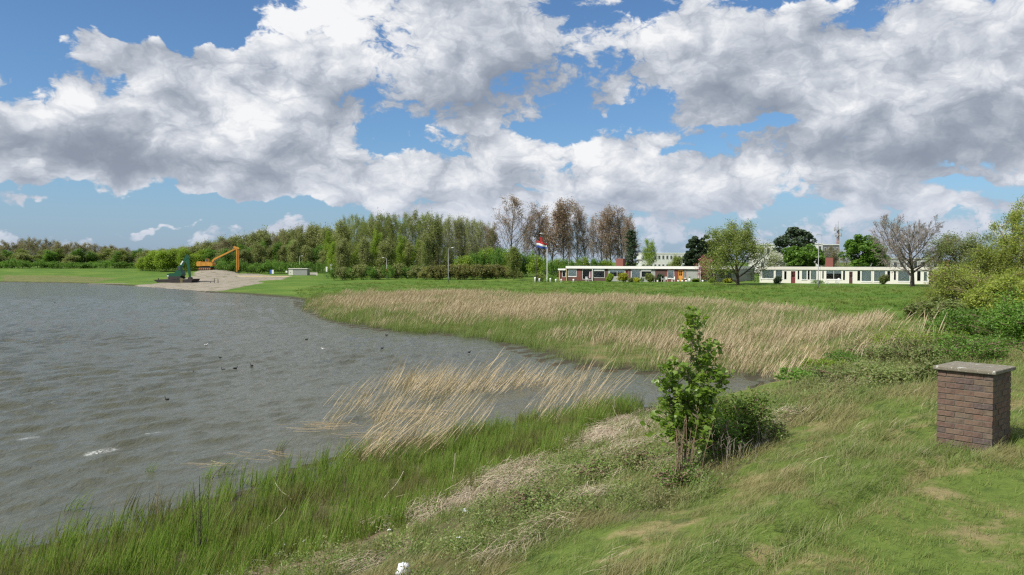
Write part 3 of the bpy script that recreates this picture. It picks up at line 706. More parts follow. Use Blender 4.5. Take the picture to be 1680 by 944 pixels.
M_herb = leafy('herb_leaves', [(0.168, 0.224, 0.070), (0.210, 0.252, 0.084), (0.140, 0.196, 0.056), (0.266, 0.238, 0.126)], .35)

def tree_meshes(kind, seed, H=10.0, Wd=6.0):
    """unit tree of height H and crown width Wd: (trunk mesh, crown mesh)"""
    r = np.random.RandomState(seed + 500)
    if kind in ('poplar', 'brown_poplar', 'wide_poplar'):
        wide = kind == 'wide_poplar'
        lv = [dict(segs=8, jit=.03, up=.0), dict(n=26, len=.42 if not wide else .50, ang=36 if not wide else 46, segs=5, jit=.08, up=.10, rad=.42, shape=lambda u: (1.25 - 1.0 * u) if wide else (.95 - .55 * u)),
              dict(n=7, len=.42, ang=34, segs=3, jit=.12, up=.10, rad=.5), dict(n=5, len=.5, ang=34, segs=2, jit=.15, up=.08, rad=.5)]
        segs, tips = grow_tree(seed, H, lv, H * .013, first=.18)
        V, f = seg_mesh([s for s in segs if s[4] <= 1], 4); tr = (V, f)
        fine = [(a, b, max(c, .022), max(d, .016), l) for a, b, c, d, l in segs if l >= 2]
        tw = seg_mesh(fine, 3)
        lf = leaf_quads(spread(tips, {'poplar': 5500, 'brown_poplar': 6500, 'wide_poplar': 5500}[kind], .42, r), .25, r, .1)
        return tr, tw, lf
    if kind in ('spring', 'olive', 'bright', 'springtall', 'brown'):
        lv = [dict(segs=6, jit=.05, up=.0), dict(n=12, len=.5, ang=44, segs=4, jit=.12, up=.09, rad=.5, shape=lambda u: (1.05 - .6 * u) if kind != 'springtall' else (.95 - .25 * u)),
              dict(n=5, len=.5, ang=42, segs=3, jit=.16, up=.05, rad=.5), dict(n=4, len=.55, ang=40, segs=2, jit=.2, up=.03, rad=.5)]
        segs, tips = grow_tree(seed, H, lv, H * .014, first=.10 if kind != 'springtall' else .16)
        tr = seg_mesh([s for s in segs if s[4] <= 1], 4)
        tw = seg_mesh([(a, b, max(c, .022), max(d, .016), l) for a, b, c, d, l in segs if l >= 2], 3)
        n = {'spring': 9500, 'olive': 8500, 'bright': 11000, 'springtall': 9500, 'brown': 8000}[kind]
        lf = leaf_quads(spread(tips, n, .45, r), .27, r, .3)
        return tr, tw, lf
    if kind in ('dense', 'conifer_round'):
        n = 80; C = []; rr2 = []
        for i in range(n):
            u = r.randn(3); u /= np.linalg.norm(u); q = .35 + .62 * r.rand() ** .6; zc = .58 + u[2] * .40 * q
            C.append([u[0] * q * Wd / 2, u[1] * q * Wd / 2, max(.12, zc) * H]); rr2.append(0.10 * Wd * (.7 + .6 * r.rand()))
        C = np.array(C); rr2 = np.array(rr2); m = 12500; pick = r.randint(0, n, m); u = r.randn(m, 3); u /= np.linalg.norm(u, axis=1)[:, None]; u[:, 2] *= .7
        pts = C[pick] + u * (rr2[pick] * (.75 + .35 * r.rand(m)))[:, None]
        lf = leaf_quads(pts, .46, r, .5)
        segs = [(np.zeros(3), np.array([0, 0, .55 * H]), H * .02, H * .013, 0)] + [(np.array([0, 0, .2 * H + .3 * H * r.rand()]), c, .05, .02, 1) for c in C]
        return seg_mesh(segs, 4), None, lf
    if kind == 'conifer':
        segs = [(np.zeros(3), np.array([.2, 0, .5 * H]), H * .018, H * .012, 0), (np.array([.2, 0, .5 * H]), np.array([0, 0, H * .97]), H * .012, .02, 0)]; pts = []
        for i in range(34):
            u = .25 + .73 * i / 34; a = i * 2.4 + r.rand(); L = Wd / 2 * (1.05 - u) ** .6 * (.55 + .6 * r.rand()) * (1.1 if u > .35 else .7)
            e = np.array([math.cos(a) * L, math.sin(a) * L, u * H + .1 * L]); s = np.array([0, 0, u * H - .12 * L]); segs.append((s, e, .045, .02, 1))
            for k in range(120): pts.append(s + (e - s) * (.3 + .75 * r.rand()) + r.randn(3) * [.3, .3, .16])
        return seg_mesh(segs, 4), None, leaf_quads(np.array(pts), .30, r, .5)
    if kind == 'bush':
        lv = [dict(segs=3, jit=.1, up=.0), dict(n=12, len=.9, ang=52, segs=3, jit=.15, up=.05, rad=.6, shape=lambda u: 1.05 - .35 * u), dict(n=5, len=.5, ang=45, segs=2, jit=.2, up=.05, rad=.6)]
        segs, tips = grow_tree(seed, H, lv, H * .02, first=.02, trunk_frac=.62)
        tips = np.concatenate([tips, np.array([s[1] for s in segs if s[4] == 1])])
        k = np.array([Wd / (2 * np.percentile(np.abs(tips[:, 0]), 97)), Wd / (2 * np.percentile(np.abs(tips[:, 1]), 97)), H / tips[:, 2].max() * .96])
        segs = [(a * k, b * k, c, d, l) for a, b, c, d, l in segs]; tips = tips * k
        lf = leaf_quads(spread(tips, 3800, .09 * H, r), .11 * H ** .5 * 1.6, r, .4); lf[0][:, 2] = np.maximum(lf[0][:, 2], .02)
        return seg_mesh(segs, 4), None, lf
LEAFMAT = {}
_cache = {}
def get_tree(kind, var, H, Wd, leafmat, barkmat, twigmat):
    key = (kind, var, leafmat.name)
    if key not in _cache:
        tr, tw, lf = tree_meshes(kind, 100 + var * 7 + sum(map(ord, kind)), H, Wd)
        mt = mesh_np(kind + '_trunk', tr[0], tr[1], barkmat)
        if tw is not None:
            V, f = join_vf(tw, lf); mc = mesh_np(kind + '_crown', V, f); mc.materials.append(twigmat); mc.materials.append(leafmat)
            mi = np.zeros(len(mc.polygons), np.int32); mi[len(tw[1]):] = 1; mc.polygons.foreach_set('material_index', mi)
        else: mc = mesh_np(kind + '_crown', lf[0], lf[1], leafmat)
        zs = lf[0][:, 2]; hh = np.percentile(zs, 99.6); ww = 2 * np.percentile(np.abs(lf[0][:, :2]), 98)
        _cache[key] = (mt, mc, hh, ww)
    return _cache[key]
def tree(name, kind, var, px, Y, top, width, leafmat, label, group=None, cat='tree', bark=None, twig=None, rz=None, base=None, parts=('trunk', 'crown')):
    """stands at pixel column px, depth Y; reaches image row top; crown width in photograph pixels"""
    x = at_dist(px, Y); z0 = hz(x, Y) if base is None else base; Ht = z_at(top, Y) - z0; Wt = width / F * Y
    mt, mc, hh, ww = get_tree(kind, var, max(Ht, 1.0), Wt, leafmat, bark or M_bark, twig or M_twig)
    e = empty(name, (x, Y, z0 - .1), rnd.random() * 6.28 if rz is None else rz, label, cat, group)
    e.scale = (Wt / ww, Wt / ww, (Ht + .1) / hh)
    obj(parts[0], mt, e); obj(parts[1], mc, e); return e
def px_interp(tab, x): return float(np.interp(x, [a for a, b in tab], [b for a, b in tab]))

# far wood on the left: grey-brown tops behind, green edge trees in front
topA = [(-150, 396), (0, 396), (30, 397), (50, 389), (75, 393), (100, 398), (150, 401), (200, 404), (230, 412), (262, 412)]
for i, px in enumerate(np.arange(-150, 262, 9.5)):
    tree('woodland_tree', 'brown', i % 3, px + rnd.uniform(-3, 3), 372 + rnd.uniform(-14, 14), px_interp(topA, px) + rnd.uniform(-2, 3), rnd.uniform(26, 34), M_brownl,
         'grey brown bare tree in the back row of the far left wood', 'grey brown trees of the far left wood')
for i, px in enumerate(np.arange(-140, 262, 12)):
    k = i % 3
    m = (M_olive, M_green, M_spring)[k]
    tree('woodland_tree', 'spring' if k != 1 else 'bright', k, px + rnd.uniform(-5, 5), 335 + rnd.uniform(-8, 8), rnd.uniform(408, 419), rnd.uniform(24, 34), m,
         ('olive', 'deep green', 'light green')[k] + ' leafy tree at the front edge of the far left wood', ('olive', 'deep green', 'light green')[k] + ' edge trees of the far left wood')
for i, px in enumerate(np.arange(-140, 330, 21)):
    tree('bush', 'bush', i % 3, px + rnd.uniform(-5, 5), 322 + rnd.uniform(-5, 5), rnd.uniform(424, 432), rnd.uniform(28, 38), M_green,
         'low green bush under the far left wood', 'low bushes under the far left wood', 'bush', parts=('stem', 'foliage'))
# wood behind the yellow excavator
topB = [(235, 410), (260, 408), (300, 404), (345, 396), (400, 386), (430, 379), (470, 375), (500, 371), (545, 373), (560, 374)]
for i, px in enumerate(np.arange(240, 560, 8.5)):
    tree('woodland_tree', 'springtall' if i % 2 else 'spring', i % 3, px + rnd.uniform(-3, 3), 305 + rnd.uniform(-12, 12), px_interp(topB, px) + rnd.uniform(-2, 4), rnd.uniform(32, 42), M_olive if i % 5 else M_brownl,
         'olive brown tree in the back of the wood behind the yellow excavator', 'back trees of the wood behind the excavators')
for i, px in enumerate(np.arange(236, 560, 11)):
    k = 0 if px < 345 else (1 if i % 2 else 2)
    tree('woodland_tree', 'spring' if k else 'bright', k, px + rnd.uniform(-4, 4), 280 + rnd.uniform(-8, 8), px_interp(topB, px) * .45 + 425 * .55 + rnd.uniform(-8, 6), rnd.uniform(22, 30), (M_springy, M_olive, M_green)[k],
         ('bright green tree at the edge of the wood behind the green excavator', 'olive tree at the edge of the wood behind the yellow excavator', 'deep green low tree at the edge of the wood behind the yellow excavator')[k],
         ('bright green edge trees behind the excavators', 'olive edge trees behind the excavators', 'deep green edge trees behind the excavators')[k])
for i, px in enumerate(np.arange(350, 560, 19)):
    tree('bush', 'bush', i % 3, px + rnd.uniform(-4, 4), 262 + rnd.uniform(-3, 3), rnd.uniform(424, 433), rnd.uniform(28, 38), M_green,
         'low green bush at the wood edge beside the small shed', 'low bushes behind the shed', 'bush', parts=('stem', 'foliage'))
# tall wood in the middle
topC = [(548, 372), (560, 360), (575, 355), (600, 353), (650, 352), (680, 349), (700, 350), (730, 353), (760, 357), (790, 362), (815, 366)]
for i, px in enumerate(np.arange(556, 815, 7.0)):
    late = px > 720
    tree('woodland_tree', 'poplar' if late else 'springtall', i % 4, px + rnd.uniform(-3, 3), 222 + rnd.uniform(-12, 16), px_interp(topC, px) + rnd.uniform(-3, 4), rnd.uniform(24, 30) if late else rnd.uniform(30, 38), M_olive if late else (M_spring if i % 3 else M_olive),
         'slender grey poplar with thin young leaves in the tall middle wood' if late else 'tall spring green tree of the dense middle wood', 'thin poplars of the middle wood' if late else 'tall trees of the middle wood', bark=M_barkg, twig=M_twiggrey if late else M_twig)
for i, px in enumerate(np.arange(552, 700, 16)):
    tree('woodland_tree', 'spring', i % 2, px + rnd.uniform(-4, 4), 205 + rnd.uniform(-3, 3), rnd.uniform(378, 400), rnd.uniform(24, 32), M_springy if i % 2 == 0 else M_olive,
         'lower bright green tree in front of the middle wood', 'lower trees in front of the middle wood')
tree('round_tree', 'bright', 1, 548, 212, 380, 34, M_springy, 'bright yellow green tree at the left corner of the middle wood')
tree('birch_tree', 'poplar', 2, 694, 200, 398, 12, M_spring, 'white stemmed slim birch in front of the middle wood', bark=simple('white_bark', (.55, .54, .5), .8, .3, 8))
for i, px in enumerate(np.arange(552, 790, 12)):
    tree('understorey_tree', 'bright', i % 3, px + rnd.uniform(-4, 4), 238 + rnd.uniform(-5, 5), rnd.uniform(398, 415), rnd.uniform(22, 30), M_olive if i % 3 else M_green, 'low understorey tree deep inside the middle wood', 'understorey of the middle wood')
# hedge row below
for i, px in enumerate(np.arange(548, 700, 15)):
    tree('hedge_bush', 'bush', i % 3, px, 190 + rnd.uniform(-2, 2), rnd.uniform(432, 440), rnd.uniform(22, 30), M_olive if i % 2 else M_green, 'low scrub bush along the field edge below the middle wood', 'scrub below the middle wood', 'bush', parts=('stem', 'foliage'))
for i, px in enumerate(np.arange(700, 856, 13)):
    tree('hedge_bush', 'bush', i % 3, px, 184 + rnd.uniform(-2, 2), 437 - 3 * math.sin((px - 700) / 150 * 3.1) + rnd.uniform(-1.5, 1.5), rnd.uniform(22, 28), M_redbr, 'reddish green bush in the long hedge beside the lamp post', 'reddish hedge bushes at the field edge', 'bush', parts=('stem', 'foliage'))
for i, px in enumerate(np.arange(762, 1002, 13)):
    k = i % 3
    tree('shrub_tree', 'bush', i % 3, px, 196 + rnd.uniform(-4, 6), px_interp([(760, 418), (800, 404), (830, 405), (870, 414), (900, 425), (950, 422), (1000, 424)], px) + rnd.uniform(-4, 5), rnd.uniform(24, 34), M_green if k else M_springy,
         ('light' if k == 0 else 'deep') + ' green shrub tree in the thicket under the poplars', ('light' if k == 0 else 'deep') + ' green thicket under the poplars', 'shrub', parts=('stem', 'foliage'))
# poplars
PO = [(836, 322, 66, 'wide_poplar', 0, 'broad open poplar with pinkish buds, leftmost of the tall bare poplars'), (812, 372, 34, 'brown_poplar', 1, 'low russet poplar left of the broad open poplar'),
      (884, 333, 40, 'brown_poplar', 0, 'narrow brown poplar on the left side of the densest poplar clump'), (905, 326, 52, 'brown_poplar', 1, 'dense russet poplar behind the flag'), (924, 332, 40, 'brown_poplar', 2, 'narrow brown poplar on the right of the densest clump'),
      (948, 333, 36, 'poplar', 3, 'slender grey brown poplar standing alone between two clumps'), (962, 338, 30, 'poplar', 0, 'thin bare poplar just right of the lone slender one'),
      (985, 341, 40, 'poplar', 1, 'bare poplar left of the group above the chimney'), (1004, 337, 44, 'poplar', 2, 'tall bare poplar directly above the red chimney'), (1022, 338, 40, 'brown_poplar', 2, 'pink brown poplar right of the chimney'), (1040, 350, 32, 'poplar', 0, 'last thin poplar above the dark conifer')]
for px, top, w, kind, v, lab in PO:
    tree('poplar_tree', kind, v, px, 216 + rnd.uniform(-5, 5), top, w * 1.18, M_bud, lab, bark=M_barkg, twig=M_twig if 'brown' in kind else M_twiggrey)
for i, px in enumerate([865, 893, 935, 972, 996, 1013, 1030]):
    tree('poplar_tree', 'poplar', i % 4, px, 232 + rnd.uniform(-4, 4), 350 + rnd.uniform(-4, 8), 30, M_bud, 'bare poplar in the back row behind the tall ones', 'back row of bare poplars', bark=M_barkg, twig=M_twiggrey)
tree('thorn_tree', 'spring', 2, 843, 172, 405, 30, M_spring, 'small thinly leaved tree in front of the hedge left of the flag', rz=1)
tree('conifer_tree', 'conifer', 0, 1036, 180, 378, 28, M_dark, 'dark ragged conifer behind the flat roof right of the chimney')
tree('garden_tree', 'olive', 1, 1066, 200, 392, 26, M_springy, 'pale green tree in front of the white distant hall')
tree('garden_tree', 'spring', 0, 1104, 190, 420, 26, M_spring, 'low green tree behind the left bungalows')
for px, top, w, v, lab in [(1143, 390, 34, 0, 'dark round pine left of the big garden tree'), (1164, 388, 34, 1, 'second dark pine half behind the big garden tree'), (1133, 410, 22, 1, 'small dark pine at the left foot of the round pine')]:
    tree('pine_tree', 'conifer_round', v, px, 176 + v * 4, top, w, M_dark, lab)
tree('broad_tree', 'dense', 2, 1304, 170, 374, 66, M_dark, 'large dark dome shaped tree behind the white bungalows')
tree('broad_tree', 'dense', 0, 1316, 150, 404, 62, M_green, 'bright green dome shaped tree in front of the large dark one')
tree('blossom_tree', 'spring', 1, 1268, 160, 413, 34, M_white, 'white blossoming tree behind the right bungalows')
tree('broad_tree', 'dense', 1, 1418, 158, 387, 62, M_green, 'green round tree between the mast and the bare tree')
tree('broad_tree', 'spring', 2, 1444, 162, 402, 34, M_olive, 'olive tree just left of the big bare tree')
tree('broad_tree', 'brown', 1, 1385, 190, 398, 40, M_brownl, 'brown bare tree behind the mast foot')
tree('broad_tree', 'brown', 2, 1362, 200, 404, 30, M_brownl, 'brown bare tree behind the red chimney of the right bungalows')

# the two large trees in front of the bungalows, and the dark one at the end
def detailed_tree(name, seed, px, Y, top, width, lv, r0, nleaf, lsize, leafmat, bark, twig, label, sprd=.25, lean=(.03, 0, 0), first=.2, tf=.8, nfac=.15, squash=None):
    x = at_dist(px, Y); z0 = hz(x, Y); Ht = z_at(top, Y) - z0; Wt = width / F * Y
    segs, tips = grow_tree(seed, Ht, lv, r0, wind=lean, first=first, trunk_frac=tf)
    k = Ht / np.percentile(tips[:, 2], 99.5); kw = Wt / (2 * np.percentile(np.abs(tips[:, 0]), 97)); S = np.array([kw, kw, k])
    segs = [(a * S, b * S, c, d, l) for a, b, c, d, l in segs]; tips = tips * S
    r = np.random.RandomState(seed); e = empty(name, (x, Y, z0 - .15), 0, label, 'tree')
    V, f = seg_mesh([s for s in segs if s[4] <= 1], 6); obj('trunk', mesh_np('trunk', V, f, bark, True), e)
    V, f = seg_mesh([(a, b, max(c, .017), max(d, .013), l) for a, b, c, d, l in segs if l > 1], 3); obj('twigs', mesh_np('twigs', V, f, twig), e)
    V, f = leaf_quads(spread(tips, nleaf, sprd, r), lsize, r, .3); obj('leaves', mesh_np('leaves', V, f, leafmat), e)
    return e
lvb = [dict(segs=4, jit=.05, up=.02), dict(n=15, len=1.35, ang=58, segs=6, jit=.07, up=.075, rad=.62, shape=lambda u: 1.1 - .4 * u), dict(n=10, len=.46, ang=36, segs=4, jit=.10, up=.06, rad=.45), dict(n=7, len=.5, ang=36, segs=3, jit=.14, up=.03, rad=.5), dict(n=6, len=.65, ang=34, segs=2, jit=.15, up=.0, rad=.6)]
detailed_tree('bare_tree', 31, 1497, 118, 351, 104, lvb, .33, 6000, .09, M_twiggrey, simple('dark_bark', (.085, .07, .06), .9, .3, 4), M_twiggrey, 'large grey leafless tree with round crown in front of the white bungalows', first=.28, tf=.40)
lvt = [dict(segs=4, jit=.06, up=.0), dict(n=15, len=1.0, ang=50, segs=5, jit=.10, up=.06, rad=.6, shape=lambda u: 1.15 - .45 * u), dict(n=7, len=.45, ang=42, segs=4, jit=.13, up=.03, rad=.5), dict(n=5, len=.5, ang=40, segs=3, jit=.16, up=.0, rad=.5)]
detailed_tree('garden_tree', 44, 1211, 134, 366, 92, lvt, .30, 30000, .22, M_spring, M_bark, M_twig, 'wide grey green tree standing on the lawn between the two bungalow rows', first=.06, tf=.6, sprd=.45)
detailed_tree('garden_tree', 47, 1578, 112, 384, 96, lvt, .30, 20000, .18, M_herb, M_bark, M_twig, 'dark brownish tree at the right end of the white bungalows', first=.2, tf=.6, sprd=.35)
detailed_tree('blossom_tree', 51, 1158, 150, 419, 26, lvt, .10, 2600, .15, M_pink, M_bark, M_twig, 'small tree full of pink blossom beside the striped canopy flag', first=.2, tf=.55, sprd=.2)

# right edge: wind-swept willow and the shrubs on the dike
def willow(seed, px, Y, top, width, label, n_leaf=15000, lsize=.10, mat=None, name='willow_tree', droop=True, base=None, sx=0):
    x = at_dist(px, Y); z0 = hz(x, Y) if base is None else base; Ht = z_at(top, Y) - z0; Wt = width / F * Y
    lv = [dict(segs=4, jit=.08, up=.0), dict(n=15, len=.85, ang=52, segs=6, jit=.12, up=.05, rad=.6, shape=lambda u: 1.15 - .35 * u), dict(n=8, len=.5, ang=46, segs=5, jit=.13, up=-.06 if droop else .02, rad=.45), dict(n=6, len=.55, ang=38, segs=4, jit=.13, up=-.20 if droop else .02, rad=.5)]
    segs, tips = grow_tree(seed, Ht, lv, .16, wind=(.16, .03, 0), first=.03, trunk_frac=.62)
    S = np.array([Wt / (2 * np.percentile(np.abs(tips[:, 0]), 96))] * 2 + [Ht / np.percentile(tips[:, 2], 99.6)])
    segs = [(a * S, b * S, c, d, l) for a, b, c, d, l in segs]; tips = tips * S
    r = np.random.RandomState(seed); e = empty(name, (x, Y, z0 - .1), 0, label, 'tree' if droop else 'shrub')
    V, f = seg_mesh([s for s in segs if s[4] <= 1], 5); obj('trunk', mesh_np('trunk', V, f, M_bark, True), e)
    V, f = seg_mesh([(a, b, max(c, .010), max(d, .006), l) for a, b, c, d, l in segs if l > 1], 3); obj('twigs', mesh_np('twigs', V, f, M_twig), e)
    C = spread(tips, n_leaf, .16 if droop else .2, r); C[:, 2] = np.maximum(C[:, 2], .05)
    V, f = leaf_quads(C, lsize, r, .2, narrow=.35 if droop else .6, droop=.6 if droop else 0); obj('leaves', mesh_np('leaves', V, f, mat or M_willow), e)
    return e
willow(61, 1672, 52, 333, 150, 'tall yellow green willow rising at the right edge of the picture', 28000, .15)
willow(62, 1618, 50, 402, 110, 'lower yellow green willow left of the tall willow', 22000, .14)
willow(63, 1560, 58, 462, 84, 'small grey green willow at the left end of the willow clump', 9000, .13)
willow(64, 1745, 46, 350, 150, 'willow growing just beyond the tall one at the picture edge', 16000, .14)
willow(65, 1606, 40, 436, 150, 'broad yellow green willow bush filling the space below the tall willow', 15000, .12)
def shrub(name, kind_seed, px, Y, top, width, mat, label, n=6000, ls=.07, group=None, tilt=0, depth=1.0, flat=.5, cat='shrub', base=None):
    x = at_dist(px, Y); z0 = hz(x, Y) if base is None else base; Ht = max(z_at(top, Y) - z0, .3); Wt = width / F * Y
    r = np.random.RandomState(kind_seed); lv = [dict(segs=2, jit=.1, up=0), dict(n=16, len=1.3, ang=46, segs=4, jit=.12, up=.05, rad=.6, shape=lambda u: 1.0), dict(n=6, len=.5, ang=42, segs=3, jit=.16, up=.03, rad=.6), dict(n=3, len=.6, ang=40, segs=2, jit=.2, up=.0, rad=.6)]
    segs, tips = grow_tree(kind_seed, Ht, lv, .03, wind=(.08, .02, 0), first=.0, trunk_frac=.5)
    S = np.array([Wt / (2 * np.percentile(np.abs(tips[:, 0]), 95)), depth * Wt / (2 * np.percentile(np.abs(tips[:, 1]), 95)), Ht / np.percentile(tips[:, 2], 99.0)])
    segs = [(a * S, b * S, c, d, l) for a, b, c, d, l in segs]; tips = tips * S
    e = empty(name, (x, Y, z0 - .05), 0, label, cat, group)
    V, f = seg_mesh([(a, b, max(c, .006), max(d, .004), l) for a, b, c, d, l in segs], 3); obj('stems', mesh_np('stems', V, f, M_twig), e)
    C = spread(tips, n, .05 * Ht + .04, r); C[:, 2] = np.maximum(C[:, 2], .03)
    V, f = leaf_quads(C, ls, r, flat); obj('leaves', mesh_np('leaves', V, f, mat), e); return e
for i, (px, Y, top, w, m, lab) in enumerate([(1640, 24, 500, 170, M_green, 'dense bright green shrub behind the brick pillar'), (1716, 21, 492, 150, M_green, 'dense green shrub running out of the picture on the right'),
        (1590, 27, 520, 120, M_green, 'green shrub left of the dense one behind the pillar'), (1690, 33, 450, 150, M_willow, 'yellowish shrub above the dense green ones at the right edge'), (1625, 36, 462, 120, M_willow, 'light shrub under the willows'),
        (1560, 38, 492, 90, M_herb, 'grey green low shrub where the slope meets the meadow'), (1580, 62, 455, 70, M_willow, 'small willow bush beside the meadow end'), (1520, 44, 500, 70, M_herb, 'loose shrub at the right end of the reed belt')]):
    shrub('shrub', 70 + i, px, Y, top, w, m, lab, 15000 if Y < 30 else 9000, .075 if Y < 30 else .13)
for i, (px, Y, top, w, m, lab) in enumerate([(1596, 18.5, 556, 110, M_green, 'leafy green shrub standing right behind the brick pillar'), (1512, 24, 546, 120, M_springy, 'light green bush between the reed belt and the pillar'), (1440, 29, 556, 110, M_herb, 'grey green bush at the right end of the reed belt slope'), (1515, 19, 560, 90, M_herb, 'brownish herb clump left of the brick pillar'), (1455, 21, 575, 90, M_herb, 'tall weeds with seed heads beside the end of the inlet'), (1400, 24, 583, 80, M_green, 'green herb clump beyond the tip of the inlet'),
        (1352, 23, 622, 60, M_springy, 'fresh bright green herb at the tip of the inlet'), (1480, 16, 610, 90, M_herb, 'dry weed clump halfway down the slope'), (1330, 21, 655, 60, M_green, 'leafy weeds under the tip of the inlet'),
        (1550, 15, 600, 50, M_herb, 'thin weeds touching the left side of the pillar'), (1405, 18, 632, 80, M_herb, 'weed clump below the bright green herb')]):
    shrub('weed_clump', 90 + i, px, Y, top - 6, w * 1.15, m, lab, 6500, .055, flat=.3)

# sapling, leaf by leaf, and the bush beside it
def sapling():
    px, Y = 1122, 11.6; x = at_dist(px, Y); z0 = hz(x, Y); Ht = z_at(507, Y) - z0
    e = empty('sapling', (x, Y, z0 - .03), 0, 'young tree with large fresh green leaves standing alone on the slope', 'tree')
    r = np.random.RandomState(4); segs = []; C = []
    stems = [((0.0, 0, 0), (.17, .02, Ht), .020), ((.03, .05, 0), (.44, .1, Ht * .80), .014), ((-.04, 0, 0), (-.24, .0, Ht * .68), .012), ((.05, -.03, 0), (.56, -.05, Ht * .62), .012), ((-.05, .05, 0), (-.05, .15, Ht * .60), .010), ((.0, -.08, 0), (.25, -.2, Ht * .55), .010)]
    for a, b_, w in stems:
        a = np.array(a); b_ = np.array(b_); n = 9; pts = [a + (b_ - a) * (i / n) + np.array([math.sin(i * .9) * .02, math.cos(i * .7) * .02, 0]) for i in range(n + 1)]
        for i in range(n): segs.append((pts[i], pts[i + 1], w * (1 - .8 * i / n), w * (1 - .8 * (i + 1) / n), 0))
        L = np.linalg.norm(b_ - a)
        for j in range(int(L * 19)):
            u = .24 + .76 * (j + r.rand()) / (L * 19); p = a + (b_ - a) * u; an = r.rand() * 6.28; ln = (.12 + .26 * r.rand()) * (1.25 - .85 * u) * 1.15
            q = p + np.array([math.cos(an) * ln, math.sin(an) * ln, ln * .7]); segs.append((p, q, .005, .003, 1))
            for k in range(14): C.append(p + (q - p) * (.35 + .75 * r.rand()) + r.randn(3) * .035)
    V, f = seg_mesh(segs, 5); obj('stems', mesh_np('stems', V, f, simple('sapling_bark', (.16, .125, .09), .8, .3, 20)), e)
    # lobed leaves: six-sided, folded a little along the midrib
    C = np.array(C); n = len(C); D = r.randn(n, 3); D[:, 2] = D[:, 2] * .5 - .35; D += np.array([.4, .1, 0]); D /= np.linalg.norm(D, axis=1)[:, None]
    N = r.randn(n, 3); N[:, 2] += 1.3; S = np.cross(D, N); S /= np.linalg.norm(S, axis=1)[:, None]; U = np.cross(S, D); s = (.040 + .058 * r.rand(n))[:, None]
    P = [C - D * s * .5, C + S * s * .34 - D * s * .28 + U * s * .1, C + S * s * .52 + D * s * .08 + U * s * .16, C + S * s * .20 + D * s * .22 + U * s * .06, C + D * s * .62, C - S * s * .20 + D * s * .22 + U * s * .06, C - S * s * .52 + D * s * .08 + U * s * .16, C - S * s * .34 - D * s * .28 + U * s * .1]
    V = np.stack(P, 1).reshape(-1, 3); b0 = np.arange(n)[:, None] * 8
    f = np.concatenate([b0 + np.array([[0, 1, 2, 3]]), b0 + np.array([[0, 3, 4, 5]]), b0 + np.array([[0, 5, 6, 7]])])
    ml = leafy('sapling_leaves', [(.11, .20, .022), (.155, .25, .032), (.20, .30, .05), (.27, .36, .09)], .5, rough=.38, spec=.5)
    obj('leaves', mesh_np('leaves', V, f, ml), e)
sapling()
shrub('bush', 120, 1212, 12.6, 650, 74, leafy('bush_leaves', [(.11, .185, .03), (.15, .23, .04), (.19, .27, .06)], .45), 'dense green bush growing right of the young tree', 6500, .05, flat=.3)
shrub('bush', 122, 1258, 12.9, 690, 50, M_herb, 'pale grey green loose bush at the far right of the young tree', 2200, .045, flat=.3)
shrub('bush', 121, 1178, 12.0, 668, 56, M_green, 'low green bush between the young tree and the dark bush', 2000, .05, flat=.3)
def stalks(name, px, Y, n, h, spreadx, label, seed, mat, lean=.12):
    x = at_dist(px, Y); z0 = hz(x, Y); r = np.random.RandomState(seed); segs = []
    for i in range(n):
        a = np.array([r.randn() * spreadx, r.randn() * spreadx * .6, 0]); b_ = a + np.array([(a[0] * .6 + lean + r.randn() * .08), r.randn() * .08, 1]) * h * (.6 + .6 * r.rand()); m = (a + b_) / 2 + r.randn(3) * .02
        segs += [(a, m, .006, .005, 0), (m, b_, .005, .003, 0)]
        for k in range(3): q = m + (b_ - m) * r.rand(); segs.append((q, q + np.array([r.randn() * .05, r.randn() * .05, .09]), .003, .002, 1))
    V, f = seg_mesh(segs, 4); e = obj(name, mesh_np(name, V, f, mat)); e.location = (x, Y, z0 - .02); return tag(e, label, 'stalks')
stalks('dead_stalks', 1126, 10.9, 17, .80, .11, 'bundle of dead brown stalks at the foot of the young tree', 3, M_twig, .06)
stalks('dead_stalks', 1200, 11.4, 13, .42, .17, 'row of grey dead stalks in front of the dark bush', 4, M_twiggrey, .02)
stalks('dead_stalks', 1245, 12.2, 7, .38, .14, 'grey dead stalks at the right of the dark bush', 5, M_twiggrey, .02)
stalks('dark_stems', 318, 12.9, 8, 1.4, .10, 'dark upright dead stems rising from the near reeds', 6, simple('dark_stem', (.05, .04, .03), .9), .02)
stalks('dark_stems', 245, 15.5, 4, .8, .3, 'two or three pale dead stems standing in the shallow water', 7, M_straw, .1)
shrub('weed_clump', 130, 1122, 10.75, 832, 74, M_green, 'leafy plant at the foot of the dead stalks by the young tree', 900, .045)
shrub('nettle_clump', 131, 872, 11.9, 832, 70, M_weed, 'dark green weeds beside the scattered white litter', 900, .05)
shrub('nettle_clump', 132, 1060, 13.2, 735, 90, M_weed, 'green leafy weeds left of the young tree', 2200, .05)
shrub('nettle_clump', 133, 985, 13.5, 765, 80, M_weed, 'leafy weeds above the dry straw bend', 1500, .05)

